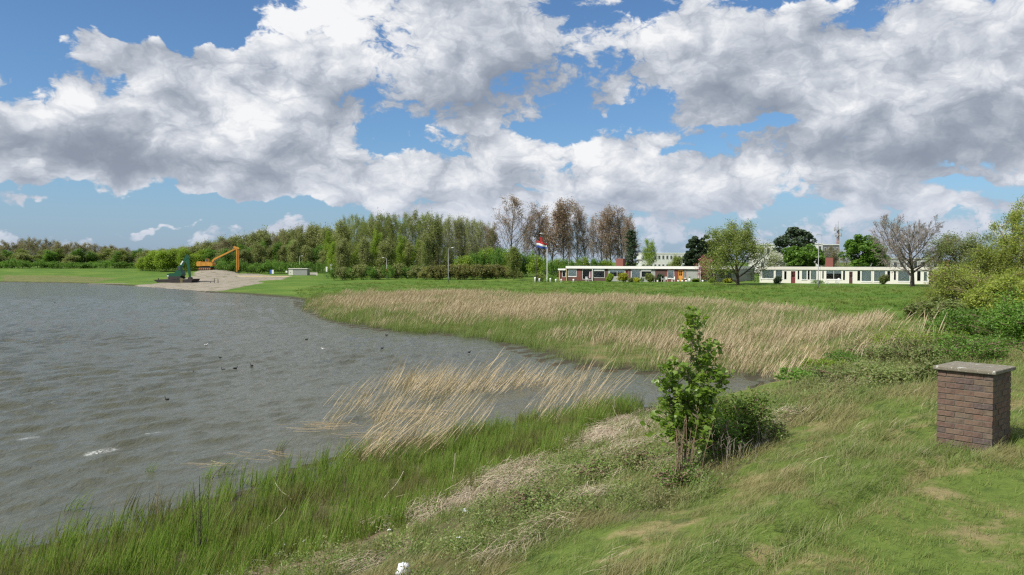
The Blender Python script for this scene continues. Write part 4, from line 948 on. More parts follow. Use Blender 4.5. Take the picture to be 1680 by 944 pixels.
# ------------------------------------------------------------------ brick pillar
M_brick, t, b = mat_new('brick'); oi = t.new('ShaderNodeObjectInfo'); tc = t.new('ShaderNodeTexCoord')
c = t.ramp(oi.outputs['Random'], [(0, (.105, .062, .052)), (.2, (.15, .092, .062)), (.4, (.13, .10, .068)), (.6, (.145, .085, .06)), (.72, (.080, .060, .058)), (.93, (.15, .115, .08)), (1, (.17, .062, .047))], 'LINEAR')
nf = t.noise(tc.outputs['Object'], 30, 5, .7); c = t.mix(t.smooth(nf, .35, .75, 0, .55), c, (.20, .16, .13)); c = t.mix(t.smooth(t.noise(tc.outputs['Object'], 9, 4, .6), .5, .8, 0, .5), c, (.055, .045, .04))
t.l.new(c, b.inputs['Base Color']); b.inputs['Roughness'].default_value = .9; b.inputs['Specular IOR Level'].default_value = .2
bp = t.new('ShaderNodeBump'); bp.inputs['Strength'].default_value = .6; bp.inputs['Distance'].default_value = .006; t.l.new(nf, bp.inputs['Height']); t.l.new(bp.outputs[0], b.inputs['Normal'])
M_mortar = simple('mortar', (.13, .115, .095), .95, .3, 25, spec=.1, bump=.4)
M_cap, t, b = mat_new('weathered_concrete'); tc = t.new('ShaderNodeTexCoord'); o_ = tc.outputs['Object']
n = t.noise(o_, 14, 6, .7); c = t.mix(n, (.10, .088, .062), (.23, .205, .155)); vo = t.new('ShaderNodeTexVoronoi'); t.l.new(o_, vo.inputs['Vector']); vo.inputs['Scale'].default_value = 38
c = t.mix(t.smooth(vo.outputs['Distance'], .12, .3, .75, 0), c, (.46, .46, .41)); c = t.mix(t.smooth(t.noise(o_, 5, 4, .7), .52, .7, 0, .6), c, (.10, .09, .06))
c = t.mix(t.smooth(t.noise(o_, 8, 5, .7, 0), .62, .68, 0, .8), c, (.50, .51, .47))
t.l.new(c, b.inputs['Base Color']); b.inputs['Roughness'].default_value = .95
bp = t.new('ShaderNodeBump'); bp.inputs['Strength'].default_value = .7; bp.inputs['Distance'].default_value = .01; t.l.new(n, bp.inputs['Height']); t.l.new(bp.outputs[0], b.inputs['Normal'])
def pillar():
    h = PIL_H; X, Y = on_plane(1634, 609.5, EYE - h); z_top = EYE - h      # front corner of the cap
    dirf = Vector((.656, -.755, 0)); dirr = Vector((.755, .656, 0))
    rz = math.atan2(dirf.y, dirf.x)         # local x runs along the front face to the front corner
    CAPW, CAPD, OV = .735, .735, .042
    bw, bd = CAPW - 2 * OV, CAPD - 2 * OV
    org = Vector((X, Y, 0)) - dirf * CAPW      # left corner of the cap
    zb = z_top - .058 - 14 * .0735
    e = empty('brick_pillar', (org.x, org.y, zb), rz, 'square brown brick pillar with a grey weathered concrete cap on the grass slope', 'pillar')
    cap_z = z_top - zb
    # local y points away from the viewer: front face y=0, depth +y
    mbx = MB(); mbx.box(0, CAPW, 0, CAPD, cap_z - .052, cap_z, bev=.008); cp_ = mbx.build('cap', M_cap, e)
    cp_.modifiers.new('bevel', 'BEVEL').width = .004
    core = MB().box(OV + .007, OV + bw - .007, OV + .007, OV + bd - .007, 0, cap_z - .052).build('mortar_core', M_mortar, e)
    ch = .0735; L, Dp, hh = .2085, .10, .0615
    me_cache = []
    for v in range(6):
        r = np.random.RandomState(v + 3); m = MB(); m.box(0, 1, 0, 1, 0, 1); me = bpy.data.meshes.new('brick')
        vs = []
        fx = lambda: r.uniform(-1, 1)
        m2 = MB(); m2.box(0, L, 0, Dp, 0, hh, bev=.0035); vs = [(a + fx() * .0024, b_ + fx() * .002, c_ + fx() * .0022) for a, b_, c_ in m2.v]
        me.from_pydata(vs, [], m2.f); me.materials.append(M_brick); me_cache.append(me)
    hcache = []
    for v in range(2):
        me = bpy.data.meshes.new('brick'); m2 = MB(); m2.box(0, Dp - .001, 0, Dp, 0, hh, bev=.0035); me.from_pydata(m2.v, [], m2.f); me.materials.append(M_brick); hcache.append(me)
    x0, x1, y0, y1 = OV, OV + bw, OV, OV + bd
    def put(me, x, y, z, rot, sx=1):
        o = obj('brick', me, e, (x, y, z)); o.rotation_euler = (0, 0, rot + rnd.uniform(-.006, .006)); o.scale = (sx, 1, 1)
    for c_ in range(14):
        z = c_ * ch + .004 + 0
        for side in range(4):
            # each side runs from its own start corner; alternate courses start with a half
            org_, rot = [((x0, y0), 0), ((x1, y0), R(90)), ((x1, y1), R(180)), ((x0, y1), R(270))][side]
            run = bw if side % 2 == 0 else bd
            J = .011
            if (c_ + side) % 2 == 0: items = [(0, 1), (L + J, 1), (2 * (L + J), (run - 2 * (L + J)) / L)]
            else:
                hl = (run - 2 * Dp - 3 * J) / 2; items = [(Dp + J, hl / L), (Dp + J + hl + J, hl / L)]
            for (uu, s) in items:
                dx, dy = math.cos(rot) * uu, math.sin(rot) * uu; pr = rnd.uniform(-.004, .004)
                nx, ny = math.sin(rot) * pr, -math.cos(rot) * pr
                put(me_cache[rnd.randrange(6)], org_[0] + dx + nx, org_[1] + dy + ny, z, rot, s)
pillar()

# ------------------------------------------------------------------ bungalows
M_wall_w = simple('cream_wall', (.66, .64, .56), .8, .06, 3); M_wall_g = simple('grey_wall', (.30, .31, .29), .8, .12, 3); M_wall_b = simple('red_brown_brick_wall', (.17, .060, .048), .9, .25, 8)
M_wall_d = simple('dark_brick_wall', (.10, .058, .05), .9, .25, 8)
M_fascia = simple('white_fascia', (.72, .71, .66), .6, .08, 1.2); M_fascia2 = simple('cream_fascia', (.60, .57, .50), .7, .08, 1.2); M_roof = simple('roof_felt', (.16, .16, .155), .95, .2, 2)
M_frame = simple('white_window_frame', (.74, .74, .70), .5, .05, 3); M_curtain = simple('net_curtain', (.80, .82, .82), .9, .06, 5); M_cream = simple('yellowish_post', (.55, .47, .25), .7)
M_orange = simple('orange_door_paint', (.60, .27, .055), .5, .08); M_reddoor = simple('dark_red_door_paint', (.16, .035, .035), .5, .1); M_dkdoor = simple('brown_door_paint', (.085, .035, .035), .5, .1)
M_dark_int = simple('dark_interior', (.05, .05, .05), .9)
M_glass, t, b = mat_new('window_glass'); tr = t.new('ShaderNodeBsdfTransparent'); gl = t.new('ShaderNodeBsdfGlossy'); gl.inputs['Roughness'].default_value = .04; fr = t.new('ShaderNodeFresnel'); fr.inputs[0].default_value = 1.3
tr.inputs[0].default_value = (.97, .98, .98, 1); mx = t.new('ShaderNodeMixShader'); t.l.new(t.m('ADD', fr.outputs[0], .01), mx.inputs[0]); t.l.new(tr.outputs[0], mx.inputs[1]); t.l.new(gl.outputs[0], mx.inputs[2]); t.l.new(mx.outputs[0], M_glass.node_tree.nodes['Material Output'].inputs[0])
M_chim = simple('chimney_brick', (.23, .085, .065), .9, .3, 9)

def row_y(px): return float(np.interp(px, [900, 1200, 1246, 1600], [170, 150, 145, 126]))
def bungalow(pxa, pxb, label, items, wallmat, fasmat, deep=9.0, hw=2.42, ft=.50, over=.38, group=None, chimneys=(), z_extra=0.0, posts=(), recess=0.0):
    Ya, Yb = row_y(pxa), row_y(pxb); A = Vector((at_dist(pxa, Ya), Ya, 0)); B = Vector((at_dist(pxb, Yb), Yb, 0)); d = (B - A); Lw = d.length; d.normalize()
    z0 = 1.42 + z_extra
    e = empty('bungalow', (A.x, A.y, z0), math.atan2(d.y, d.x), label, 'house', group)
    def U(px):      # pixel column -> metres along the facade
        k = (px - 840) / F; return (k * A.y - A.x) / (d.x - k * d.y)
    y = recess; wl = MB(); th = .18; cur = 0.0
    its = sorted([(U(a), U(b_), z1, z2, k) for (a, b_, z1, z2, k) in items])
    wl.box(0, Lw, y + deep - th, y + deep, -.6, hw); wl.box(0, th, y + .001, y + deep - th, -.6, hw); wl.box(Lw - th, Lw, y + .001, y + deep - th, -.6, hw)
    wl.box(0, Lw, y + 0.0, y + th, -.6, .001)
    groups = {}
    for (ua, ub, z1, z2, kind) in its:
        ua = max(ua, cur + .02); ub = min(max(ub, ua + .2), Lw - .02)
        if ua > cur + .02: wl.box(cur, ua, y, y + th, .001, hw)
        if kind.startswith('wall_'):
            mt = {'wall_brick': M_wall_b, 'wall_dark': M_wall_d, 'wall_grey': M_wall_g, 'wall_white': M_wall_w}[kind]
            o = MB().box(ua, ub, y - .02, y + th, .001, hw).build('wall_panel', mt, e); o['label'] = {'wall_brick': 'red brown brick wall panel', 'wall_dark': 'dark brick wall panel', 'wall_grey': 'grey wall panel', 'wall_white': 'white wall panel'}[kind]
        else:
            if z1 > .01: wl.box(ua, ub, y, y + th, .001, z1)
            if z2 < hw - .01: wl.box(ua, ub, y, y + th, z2, hw)
            f = .06
            if kind.startswith('door'):
                mt = {'door_orange': M_orange, 'door_red': M_reddoor, 'door_brown': M_dkdoor, 'door_white': M_frame}[kind]; lb = {'door_orange': 'orange wooden door', 'door_red': 'dark red door', 'door_brown': 'dark brown door', 'door_white': 'white framed door with red lower panel'}[kind]
                dm = MB().box(ua + f, ub - f, y + .06, y + .11, z1 + .02, z2 * .5)
                dm.box(ua + f, ua + f + .14, y + .06, y + .11, z2 * .5, z2 - f); dm.box(ub - f - .14, ub - f, y + .06, y + .11, z2 * .5, z2 - f); dm.box(ua + f + .14, ub - f - .14, y + .06, y + .11, z2 - f - .18, z2 - f)
                dm.box((ua + ub) / 2 - .03, (ua + ub) / 2 + .03, y + .06, y + .11, z2 * .5, z2 - f - .18); dm.box(ua + f + .14, (ua + ub) / 2 - .03, y + .062, y + .108, z2 * .72, z2 * .75); dm.box((ua + ub) / 2 + .03, ub - f - .14, y + .062, y + .108, z2 * .72, z2 * .75)
                dr = dm.build('door', M_reddoor if kind == 'door_white' else mt, e); dr['label'] = lb
                MB().box(ua + f + .14, ub - f - .14, y + .08, y + .09, z2 * .5, z2 - f - .18).build('pane', M_glass, dr); MB().box(ub - f - .1, ub - f - .06, y + .01, y + .06, z1 + 1.0, z1 + 1.12).build('handle', M_frame, dr)
                fm = MB().box(ua, ua + f, y - .015, y + .13, z1, z2); fm.box(ub - f, ub, y - .015, y + .13, z1, z2); fm.box(ua + f, ub - f, y - .015, y + .13, z2 - f, z2); fm.build('door_frame', M_frame if kind in ('door_white', 'door_brown') else mt, e)
            else:
                fm = MB().box(ua, ua + f, y - .015, y + .1, z1, z2); fm.box(ub - f, ub, y - .015, y + .1, z1, z2); fm.box(ua + f, ub - f, y - .015, y + .1, z2 - f, z2); fm.box(ua + f, ub - f, y - .015, y + .1, z1, z1 + f)
                n = max(1, int((ub - ua) / 1.3))
                for k in range(1, n): q = ua + (ub - ua) * k / n; fm.box(q - .03, q + .03, y - .012, y + .1, z1 + f, z2 - f)
                w = fm.build('window', M_frame, e); MB().box(ua + f, ub - f, y + .035, y + .045, z1 + f, z2 - f).build('pane', M_glass, w)
                if 'curtain' in kind:
                    m = MB(); nn = max(6, int((ub - ua) / .12)); sp_ = [(ua + .02, ub - .02)] if 'full' in kind else ([(ua + .02, ua + (ub - ua) * .34), (ub - (ub - ua) * .34, ub - .02)] if 'sides' in kind else [(ua + .02, ub - .02)])
                    zt, zl = z2 - .02, (z1 + .02 if ('full' in kind or 'sides' in kind) else z1 + (z2 - z1) * .62)
                    for (qa, qb) in sp_:
                        k0 = len(m.v); vs = []; fs = []
                        for k in range(nn + 1):
                            q = qa + (qb - qa) * k / nn; yy = y + .12 + .03 * math.sin(k * 1.7); vs += [(q, yy, zl), (q, yy, zt)]
                            if k: fs.append((2 * k - 2, 2 * k, 2 * k + 1, 2 * k - 1))
                        m.add(vs, fs)
                    m.build('curtain', M_curtain, w)
                    MB().box(ua - .03, ub + .03, y - .07, y - .0155, z1 - .06, z1 - .002).build('sill', M_frame, w)
                elif 'awning' in kind: MB().box(ua + .05, ub - .05, y - .10, y - .02, z2 - .38, z2 - .03).build('sun_blind', M_frame, w)
        cur = ub
    if cur < Lw - .2: wl.box(cur, Lw, y, y + th, .001, hw)
    wl.build('wall', wallmat, e)
    MB().box(th, Lw - th, y + th, y + deep - th, -.02, .03).build('floor', M_dark_int, e)
    MB().box(th, Lw - th, y + 3.2, y + 3.3, .03, hw - .01).build('inner_wall', M_wall_g, e)
    rf = MB().box(.02, Lw - .02, -over + .06, recess + deep + .2, hw + .003, hw + ft - .05).build('roof', M_roof, e)
    fa = MB().box(0, Lw, -over, -over + .055, hw - .02, hw + ft); fa.box(0, .018, -over + .056, recess + deep + .2, hw - .02, hw + ft); fa.box(Lw - .018, Lw, -over + .056, recess + deep + .2, hw - .02, hw + ft); fa.build('fascia', fasmat, rf)
    MB().box(.02, Lw - .02, recess + deep * .55, recess + deep * .55 + .05, hw + ft - .05, hw + ft + .02).build('roof_joint', M_roof, rf)
    for (cx, w, h_) in chimneys:
        u = U(cx); ww = w / F * A.y; yy = recess + 3.0; c_ = MB().box(u - ww / 2, u + ww / 2, yy, yy + ww * .8, hw + ft - .05, hw + ft + h_).build('chimney', M_chim, rf)
    for (cx, m_) in posts:
        u = U(cx); MB().box(u - .05, u + .05, -over + .07, -over + .17, -.3, hw + .002).build('post', m_, e)
    return e, U
W_, C_ = 2.2, 'curtain full'
bungalow(916.5, 929, 'low annex with one small window at the left end of the bungalow row', [(922.5, 928, .6, 2.0, 'window')], M_wall_b, M_fascia, hw=2.05, ft=.32, posts=[(919, M_cream)])
bungalow(929.3, 997, 'leftmost red brick bungalow with dark glass front and white roof edge', [(932, 946, .7, 2.2, 'window curtain full'), (947, 954.5, 0, 2.4, 'wall_brick'), (955.5, 971, .15, 2.3, 'window'), (974, 992, .5, 2.3, 'window awning')], M_wall_d, M_fascia, posts=[(973, M_frame), (930.5, M_cream)], chimneys=[])
bungalow(997.3, 1075, 'second bungalow with dark red door and a brick chimney', [(1000, 1025, .7, 2.2, 'window curtain'), (1026.5, 1030.5, 0, 2.15, 'door_red'), (1031, 1034.5, 0, 2.4, 'wall_brick'), (1036, 1050.5, .35, 2.3, 'window ' + C_), (1052, 1069, .7, 2.3, 'window awning')], M_wall_g, M_fascia, chimneys=[(1007, 12.5, 1.55)])
bungalow(1075.3, 1148, 'third bungalow with orange door between grey walls', [(1076, 1092, 0, 2.4, 'wall_dark'), (1095.5, 1106, .5, 2.2, 'window ' + C_), (1107.5, 1111.5, 0, 2.4, 'wall_brick'), (1112.5, 1120.5, 0, 2.2, 'door_orange'), (1122, 1126, .6, 2.1, 'window ' + C_), (1127, 1145, 0, 2.4, 'wall_grey')], M_wall_b, M_fascia)
bungalow(1148.3, 1206, 'bungalow with open covered porch behind the pink blossom tree', [(1154, 1160, 0, 2.3, 'window'), (1162, 1170, 0, 2.3, 'window curtain'), (1174, 1196, .6, 2.2, 'window')], M_wall_g, M_fascia, recess=1.6, posts=[(1149.5, M_frame), (1161, M_cream), (1171, M_cream)], over=.3)
bungalow(1246, 1346, 'white bungalow right of the big garden tree with a white framed door', [(1250, 1270, .75, 2.35, 'window ' + C_), (1272, 1284, .75, 2.35, 'window ' + C_), (1286, 1291, .6, 2.2, 'window'), (1297, 1305.5, 0, 2.2, 'door_white'), (1308, 1312, .6, 2.3, 'window'), (1315, 1324, .6, 2.35, 'window ' + C_), (1324.5, 1329, .6, 2.35, 'window'), (1329.5, 1340, .6, 2.35, 'window ' + C_)], M_wall_w, M_fascia2, over=.16)
bungalow(1346.3, 1432, 'white bungalow with red chimney, wide dark window and brown door', [(1348.5, 1352, .8, 2.3, 'window'), (1355, 1381, .75, 2.35, 'window curtain'), (1382.5, 1387, .6, 2.3, 'window'), (1392.5, 1399.5, 0, 2.2, 'door_brown'), (1406, 1412, .5, 2.3, 'window'), (1413, 1430, .45, 2.35, 'window ' + C_)], M_wall_w, M_fascia2, over=.16, chimneys=[(1354, 12, 1.6)])
bungalow(1432.3, 1524, 'white bungalow behind the large leafless tree', [(1433.5, 1453, .45, 2.35, 'window ' + C_), (1455, 1461, .5, 2.3, 'window'), (1466, 1470.5, .7, 2.3, 'window'), (1473, 1493, .55, 2.35, 'window ' + C_), (1504, 1511, .6, 2.3, 'window'), (1515, 1521.5, .6, 2.2, 'window ' + C_)], M_wall_w, M_fascia2, over=.16)
bungalow(1524.3, 1612, 'dark brick bungalow at the right end under the brownish tree', [(1526, 1539, 0, 2.4, 'wall_dark'), (1541, 1544, .5, 2.3, 'window'), (1547, 1556, .7, 2.3, 'window'), (1566, 1590, .6, 2.2, 'window curtain')], M_wall_d, M_fascia2, chimneys=[(1551, 8, 1.2)])

# ------------------------------------------------------------------ gardens in front of the row
M_pot = simple('white_planter', (.74, .74, .70), .6); M_metalg = simple('galvanised_metal', (.24, .25, .24), .45, .1, 4, metal=.3); M_blackm = simple('black_metal', (.03, .03, .03), .5)
M_wood = simple('garden_wood', (.20, .085, .05), .8, .2, 6); M_whiteplastic = simple('white_plastic', (.78, .78, .76), .45)
def gz_(px, Y): x = at_dist(px, Y); return x, hz(x, Y)
def bushy(px, dY, top, w, mat, label, name='garden_bush'): tree(name, 'bush', int(px) % 3, px, row_y(px) - dY, top, w, mat, label, None, 'bush', parts=('stem', 'foliage'))
bushy(1023, 3.5, 448, 15, M_yellow, 'round bright yellow bush in front of the dark red door'); bushy(1045, 5, 456, 10, M_yellow, 'small yellow bush under the white curtained window')
bushy(1001, 3, 449, 11, M_springy, 'yellow green bush where the two left bungalows meet'); bushy(1066, 4, 449, 15, M_spring, 'rounded grey green bush under the sun blind'); bushy(1053, 5, 455, 10, M_green, 'dark green bush left of the rounded grey green one')
bushy(1083, 2.5, 450, 12, M_dark, 'small dark bush against the dark brick wall'); bushy(1142, 4, 457, 12, M_springy, 'low yellow green bush near the porch'); bushy(1167, 6, 457, 11, M_springy, 'yellow green bush left under the big garden tree')
bushy(1195, 5, 457, 14, M_yellow, 'yellow bush under the right side of the big garden tree'); bushy(1276, 2.5, 454, 12, M_dark, 'dark bushy plant in front of the curtained windows'); bushy(1341, 4, 459, 20, M_green, 'green and purple low bush at the lamp post foot')
bushy(1450, 3.5, 451, 13, M_herb, 'grey shrub left of the large leafless tree'); bushy(1535, 4, 462, 26, M_green, 'low hedge bush at the right end of the lawn'); bushy(1036, 4, 456, 11, M_herb, 'grey green herb bush beside the bright yellow bush')
bushy(886, 8, 449, 14, M_spring, 'pale green bush between the flag pole and the annex'); bushy(905, 6, 452, 16, M_green, 'green bush left of the annex')
def white_post(px, Y, top, w, label, group=None):
    x, z = gz_(px, Y); h_ = max(z_at(top, Y) - z, .3); r_ = w / F * Y / 2; m = MB(); m.tube([(0, 0, -.1), (0, 0, h_ * .7), (0, 0, h_ * .86), (0, 0, h_ * .97), (0, 0, h_)], [r_ * .8, r_ * .8, r_, r_ * .75, r_ * .2], 10)
    o = m.build('garden_bollard', M_whiteplastic, None, True); o.location = (x, Y, z); tag(o, label, 'bollard', group)
for px, top, lab in [(878, 455, 'white bollard left of the white flag pole foot'), (885, 457, 'white bollard right of the dark post'), (903, 456.5, 'white bollard just right of the white flag pole'), (912, 458, 'white bollard left of the annex post'), (921, 458, 'white bollard in front of the annex'), (941, 458, 'white bollard before the leftmost brick bungalow')]:
    white_post(px, row_y(910) - 12, top, 3.2, lab)
def planter(px, Y, w, h_, label):
    x, z = gz_(px, Y); r_ = w / F * Y / 2; e = empty('planter', (x, Y, z), 0, label, 'planter')
    MB().tube([(0, 0, -.05), (0, 0, h_ * .9), (0, 0, h_), (0, 0, h_ * .85)], [r_ * .7, r_, r_ * 1.08, r_ * .8], 12).build('pot', M_pot, e, True)
    r = np.random.RandomState(int(px)); V, f = leaf_quads(np.stack([r.randn(90) * r_ * .5, r.randn(90) * r_ * .5, h_ + r.rand(90) * .25], 1), .12, r, .4); obj('foliage', mesh_np('foliage', V, f, M_green), e)
for px, w, h_, lab in [(1079, 3, .35, 'white pot at the left of the white garden table'), (1113, 3, .4, 'white pot at the foot of the orange door'), (1119.5, 3, .4, 'white pot right of the orange door'), (1126, 3, .35, 'small white pot under the narrow white window'), (1131.5, 4, .75, 'tall white pot standing by the grey wall'), (1153, 3.5, .4, 'white pot under the porch')]:
    planter(px, row_y(px) - 4.5, w, h_, lab)
def garden_chair(px, Y, rz, label):
    x, z = gz_(px, Y); e = empty('garden_chair', (x, Y, z), rz, label, 'chair')
    MB().box(-.24, .24, -.24, .24, .42, .46, bev=.01).build('seat', M_whiteplastic, e); MB().box(-.24, .24, .22, .27, .46, 1.0, bev=.01).build('backrest', M_whiteplastic, e)
    for sx in (-1, 1):
        for sy in (-1, 1): MB().beam((sx * .2, sy * .2, .42), (sx * .24, sy * .24, 0), .04, .04).build('leg', M_whiteplastic, e)
        MB().box(sx * .27 - .02, sx * .27 + .02, -.2, .24, .64, .67).build('armrest', M_whiteplastic, e)
def garden_table(px, Y, w, label):
    x, z = gz_(px, Y); e = empty('garden_table', (x, Y, z), 0, label, 'table'); MB().box(-w / 2, w / 2, -.45, .45, .70, .74, bev=.01).build('tabletop', M_whiteplastic, e)
    for sx in (-1, 1):
        for sy in (-1, 1): MB().beam((sx * (w / 2 - .12), sy * .35, .7), (sx * (w / 2 - .05), sy * .4, 0), .05, .05).build('leg', M_whiteplastic, e)
garden_table(1096, row_y(1096) - 3.5, 1.5, 'white garden table in front of the bungalow with the orange door'); garden_chair(1087, row_y(1087) - 3.5, R(80), 'white garden chair left of the garden table'); garden_chair(1104.5, row_y(1104) - 3.5, R(-80), 'white garden chair right of the garden table'); garden_chair(1093, row_y(1093) - 2.4, R(10), 'white garden chair behind the garden table')
garden_table(1366, row_y(1366) - 3.2, 1.7, 'white garden table in front of the wide dark window'); garden_chair(1374, row_y(1374) - 3.2, R(-80), 'white garden chair by the wide dark window')
garden_chair(1357, row_y(1357) - 3.4, R(75), 'white garden chair left of the table by the wide dark window'); garden_chair(963, row_y(963) - 2.6, R(20), 'white garden chair in front of the dark glass front')
def garden_bench(px, Y, label):
    x, z = gz_(px, Y); e = empty('garden_bench', (x, Y, z), 0, label, 'bench')
    for k in range(3): MB().box(-.8, .8, -.25 + k * .17, -.11 + k * .17, .42, .45).build('seat_slat', M_wood, e)
    for k in range(3): MB().box(-.8, .8, .27, .30, .50 + k * .14, .60 + k * .14).build('back_slat', M_wood, e)
    for s in (-.7, .7): MB().box(s - .04, s + .04, -.24, .26, 0, .42).build('leg', M_wood, e); MB().box(s - .04, s + .04, .22, .27, .42, .92).build('back_post', M_wood, e)
garden_bench(1081, row_y(1081) - 2.0, 'red brown wooden bench left of the white garden table'); garden_bench(1158, row_y(1158) - 2.0, 'red brown wooden bench under the porch'); garden_bench(945, row_y(945) - 2.0, 'dark red bench before the leftmost brick bungalow')
def parasol(px, Y, label):
    x, z = gz_(px, Y); e = empty('folded_parasol', (x, Y, z), 0, label, 'parasol'); mp_ = simple('pink_cloth', (.62, .33, .36), .8, .1)
    MB().tube([(0, 0, 0), (0, 0, 2.2)], .025, 8).build('pole', M_metalg, e); MB().tube([(0, 0, .75), (0, 0, 1.1), (0, 0, 1.9), (0, 0, 2.12)], [.20, .22, .12, .03], 9).build('canopy', mp_, e); MB().tube([(0, 0, 0), (0, 0, .08)], .24, 12).build('base', M_metalg, e)
parasol(968, row_y(968) - 3, 'folded pink parasol in front of the dark glass front')


# ------------------------------------------------------------------ flags, lamp posts, mast
FR, FW, FB = simple('red_cloth', (.50, .035, .04), .8, .05), simple('white_cloth', (.75, .75, .75), .8, .05), simple('blue_cloth', (.035, .07, .30), .8, .05)
def flag(name, x, Y, z, L, Hh, label, droop=.45, dirx=1, sz=.2):
    e = empty(name, (x, Y, z), 0, label, 'flag'); n = 16
    for k, (m_, nm) in enumerate([(FR, 'red_stripe'), (FW, 'white_stripe'), (FB, 'blue_stripe')]):
        vs = []; fs = []; rows = 4
        for i in range(n + 1):
            u = i / n
            for j in range(rows + 1):
                w = (k + j / rows) / 3; vs.append((dirx * L * u * (1 - .10 * u), sz * math.sin(u * 8 + w * 1.5) * u, -Hh * w * (1 - .25 * u) - droop * L * u ** 1.3 + .06 * math.sin(u * 7 + w)))
        for i in range(n):
            for j in range(rows): a = i * (rows + 1) + j; fs.append((a, a + 1, a + rows + 2, a + rows + 1))
        m = MB(); m.add(vs, fs); o = m.build(nm, m_, e, True); sm = o.modifiers.new('thick', 'SOLIDIFY'); sm.thickness = .012
    return e
def pole(name, px, Y, top, r0, r1, mat, label, cat, arm=None, lamp=True, twin=False):
    x, z = gz_(px, Y); h_ = z_at(top, Y) - z; e = empty(name, (x, Y, z), 0, label, cat)
    MB().tube([(0, 0, -.1), (0, 0, h_ * .15), (0, 0, h_ * .16), (0, 0, h_)], [r0 * 1.5, r0 * 1.4, r0, r1], 10).build('pole', mat, e, True)
    if arm:
        for s in ((1, -1) if twin else (1,)):
            a = arm * s; MB().tube([(0, 0, h_ - .05), (a * .25, 0, h_ + .10), (a * .7, 0, h_ + .13), (a, 0, h_ + .13)], [.04, .035, .03, .03], 8).build('arm', mat, e, True)
            if lamp: m = MB(); m.tube([(a * .8, 0, h_ + .13), (a, 0, h_ + .15), (a * 1.35, 0, h_ + .14), (a * 1.5, 0, h_ + .12)], [.05, .12, .13, .04], 8); m.build('lamp_head', simple('lamp_grey', (.5, .5, .5), .5), e, True)
    else: MB().ball((0, 0, h_ + .05), .07, 8, 6).build('finial', mat, e, True)
    return e, h_
YF = 160
pole('flag_pole', 897.5, YF, 408, .06, .04, M_frame, 'short white flag pole right of the flag, on the lawn edge', 'flag pole')
pole('lamp_post', 879.5, YF + 1.5, 384.5, .085, .05, simple('dark_pole', (.06, .045, .04), .7), 'dark lamp post carrying the striped flag', 'lamp post', arm=.9, lamp=True)
flag('flag', at_dist(880.3, YF + 1.35), YF + 1.35, z_at(395, YF), 2.3, 1.45, 'red white and blue flag blowing from the dark post', droop=.28)
MB().add([(0, 0, 0), (.55, .05, -.05), (.6, .1, -1.1), (.1, 0, -1.0)], [(0, 1, 2, 3)]).build('pennant', FR); pn = bpy.data.objects['pennant']; pn.location = (at_dist(885, YF + 1.3), YF + 1.3, z_at(389, YF)); pn.modifiers.new('t', 'SOLIDIFY').thickness = .02; tag(pn, 'narrow red pennant above the striped flag', 'pennant')
pole('flag_pole', 1146.5, row_y(1146) - 2.2, 433, .05, .035, M_frame, 'white flag pole at the corner of the porch', 'flag pole')
flag('flag', at_dist(1147, row_y(1146) - 2.3), row_y(1146) - 2.3, z_at(433.5, 150), 1.9, 1.0, 'small red white and blue flag drooping at the porch corner', droop=.35)
pole('lamp_post', 735.5, 168, 408, .075, .045, M_metalg, 'grey lamp post in front of the reddish hedge', 'lamp post', arm=.8)
pole('lamp_post', 634.5, 196, 424, .075, .045, M_metalg, 'lamp post in front of the middle wood near the red sign', 'lamp post', arm=-.7)
pole('lamp_post', 1342.5, 120, 401, .075, .05, M_metalg, 'tall grey lamp post in front of the white bungalows', 'lamp post', arm=None)
pole('lamp_post', 1347.5, 205, 386, .10, .06, M_metalg, 'tall distant lamp post with lamp left above the dark dome tree', 'lamp post', arm=-1.1)
pole('lamp_post', 491.5, 262, 421, .08, .05, M_metalg, 'lamp post rising behind the small shed', 'lamp post', arm=.8)
pole('lamp_post', 1135, 300, 386, .10, .06, M_metalg, 'far lamp post above the left bungalows', 'lamp post', arm=-.9)
pole('lamp_post', 1602, 230, 374, .10, .06, M_metalg, 'far lamp post above the brownish tree on the right', 'lamp post', arm=.5)
pole('lamp_post', 853.5, 200, 402, .07, .05, M_metalg, 'small lamp post standing in the thicket left of the flag', 'lamp post', arm=.6)
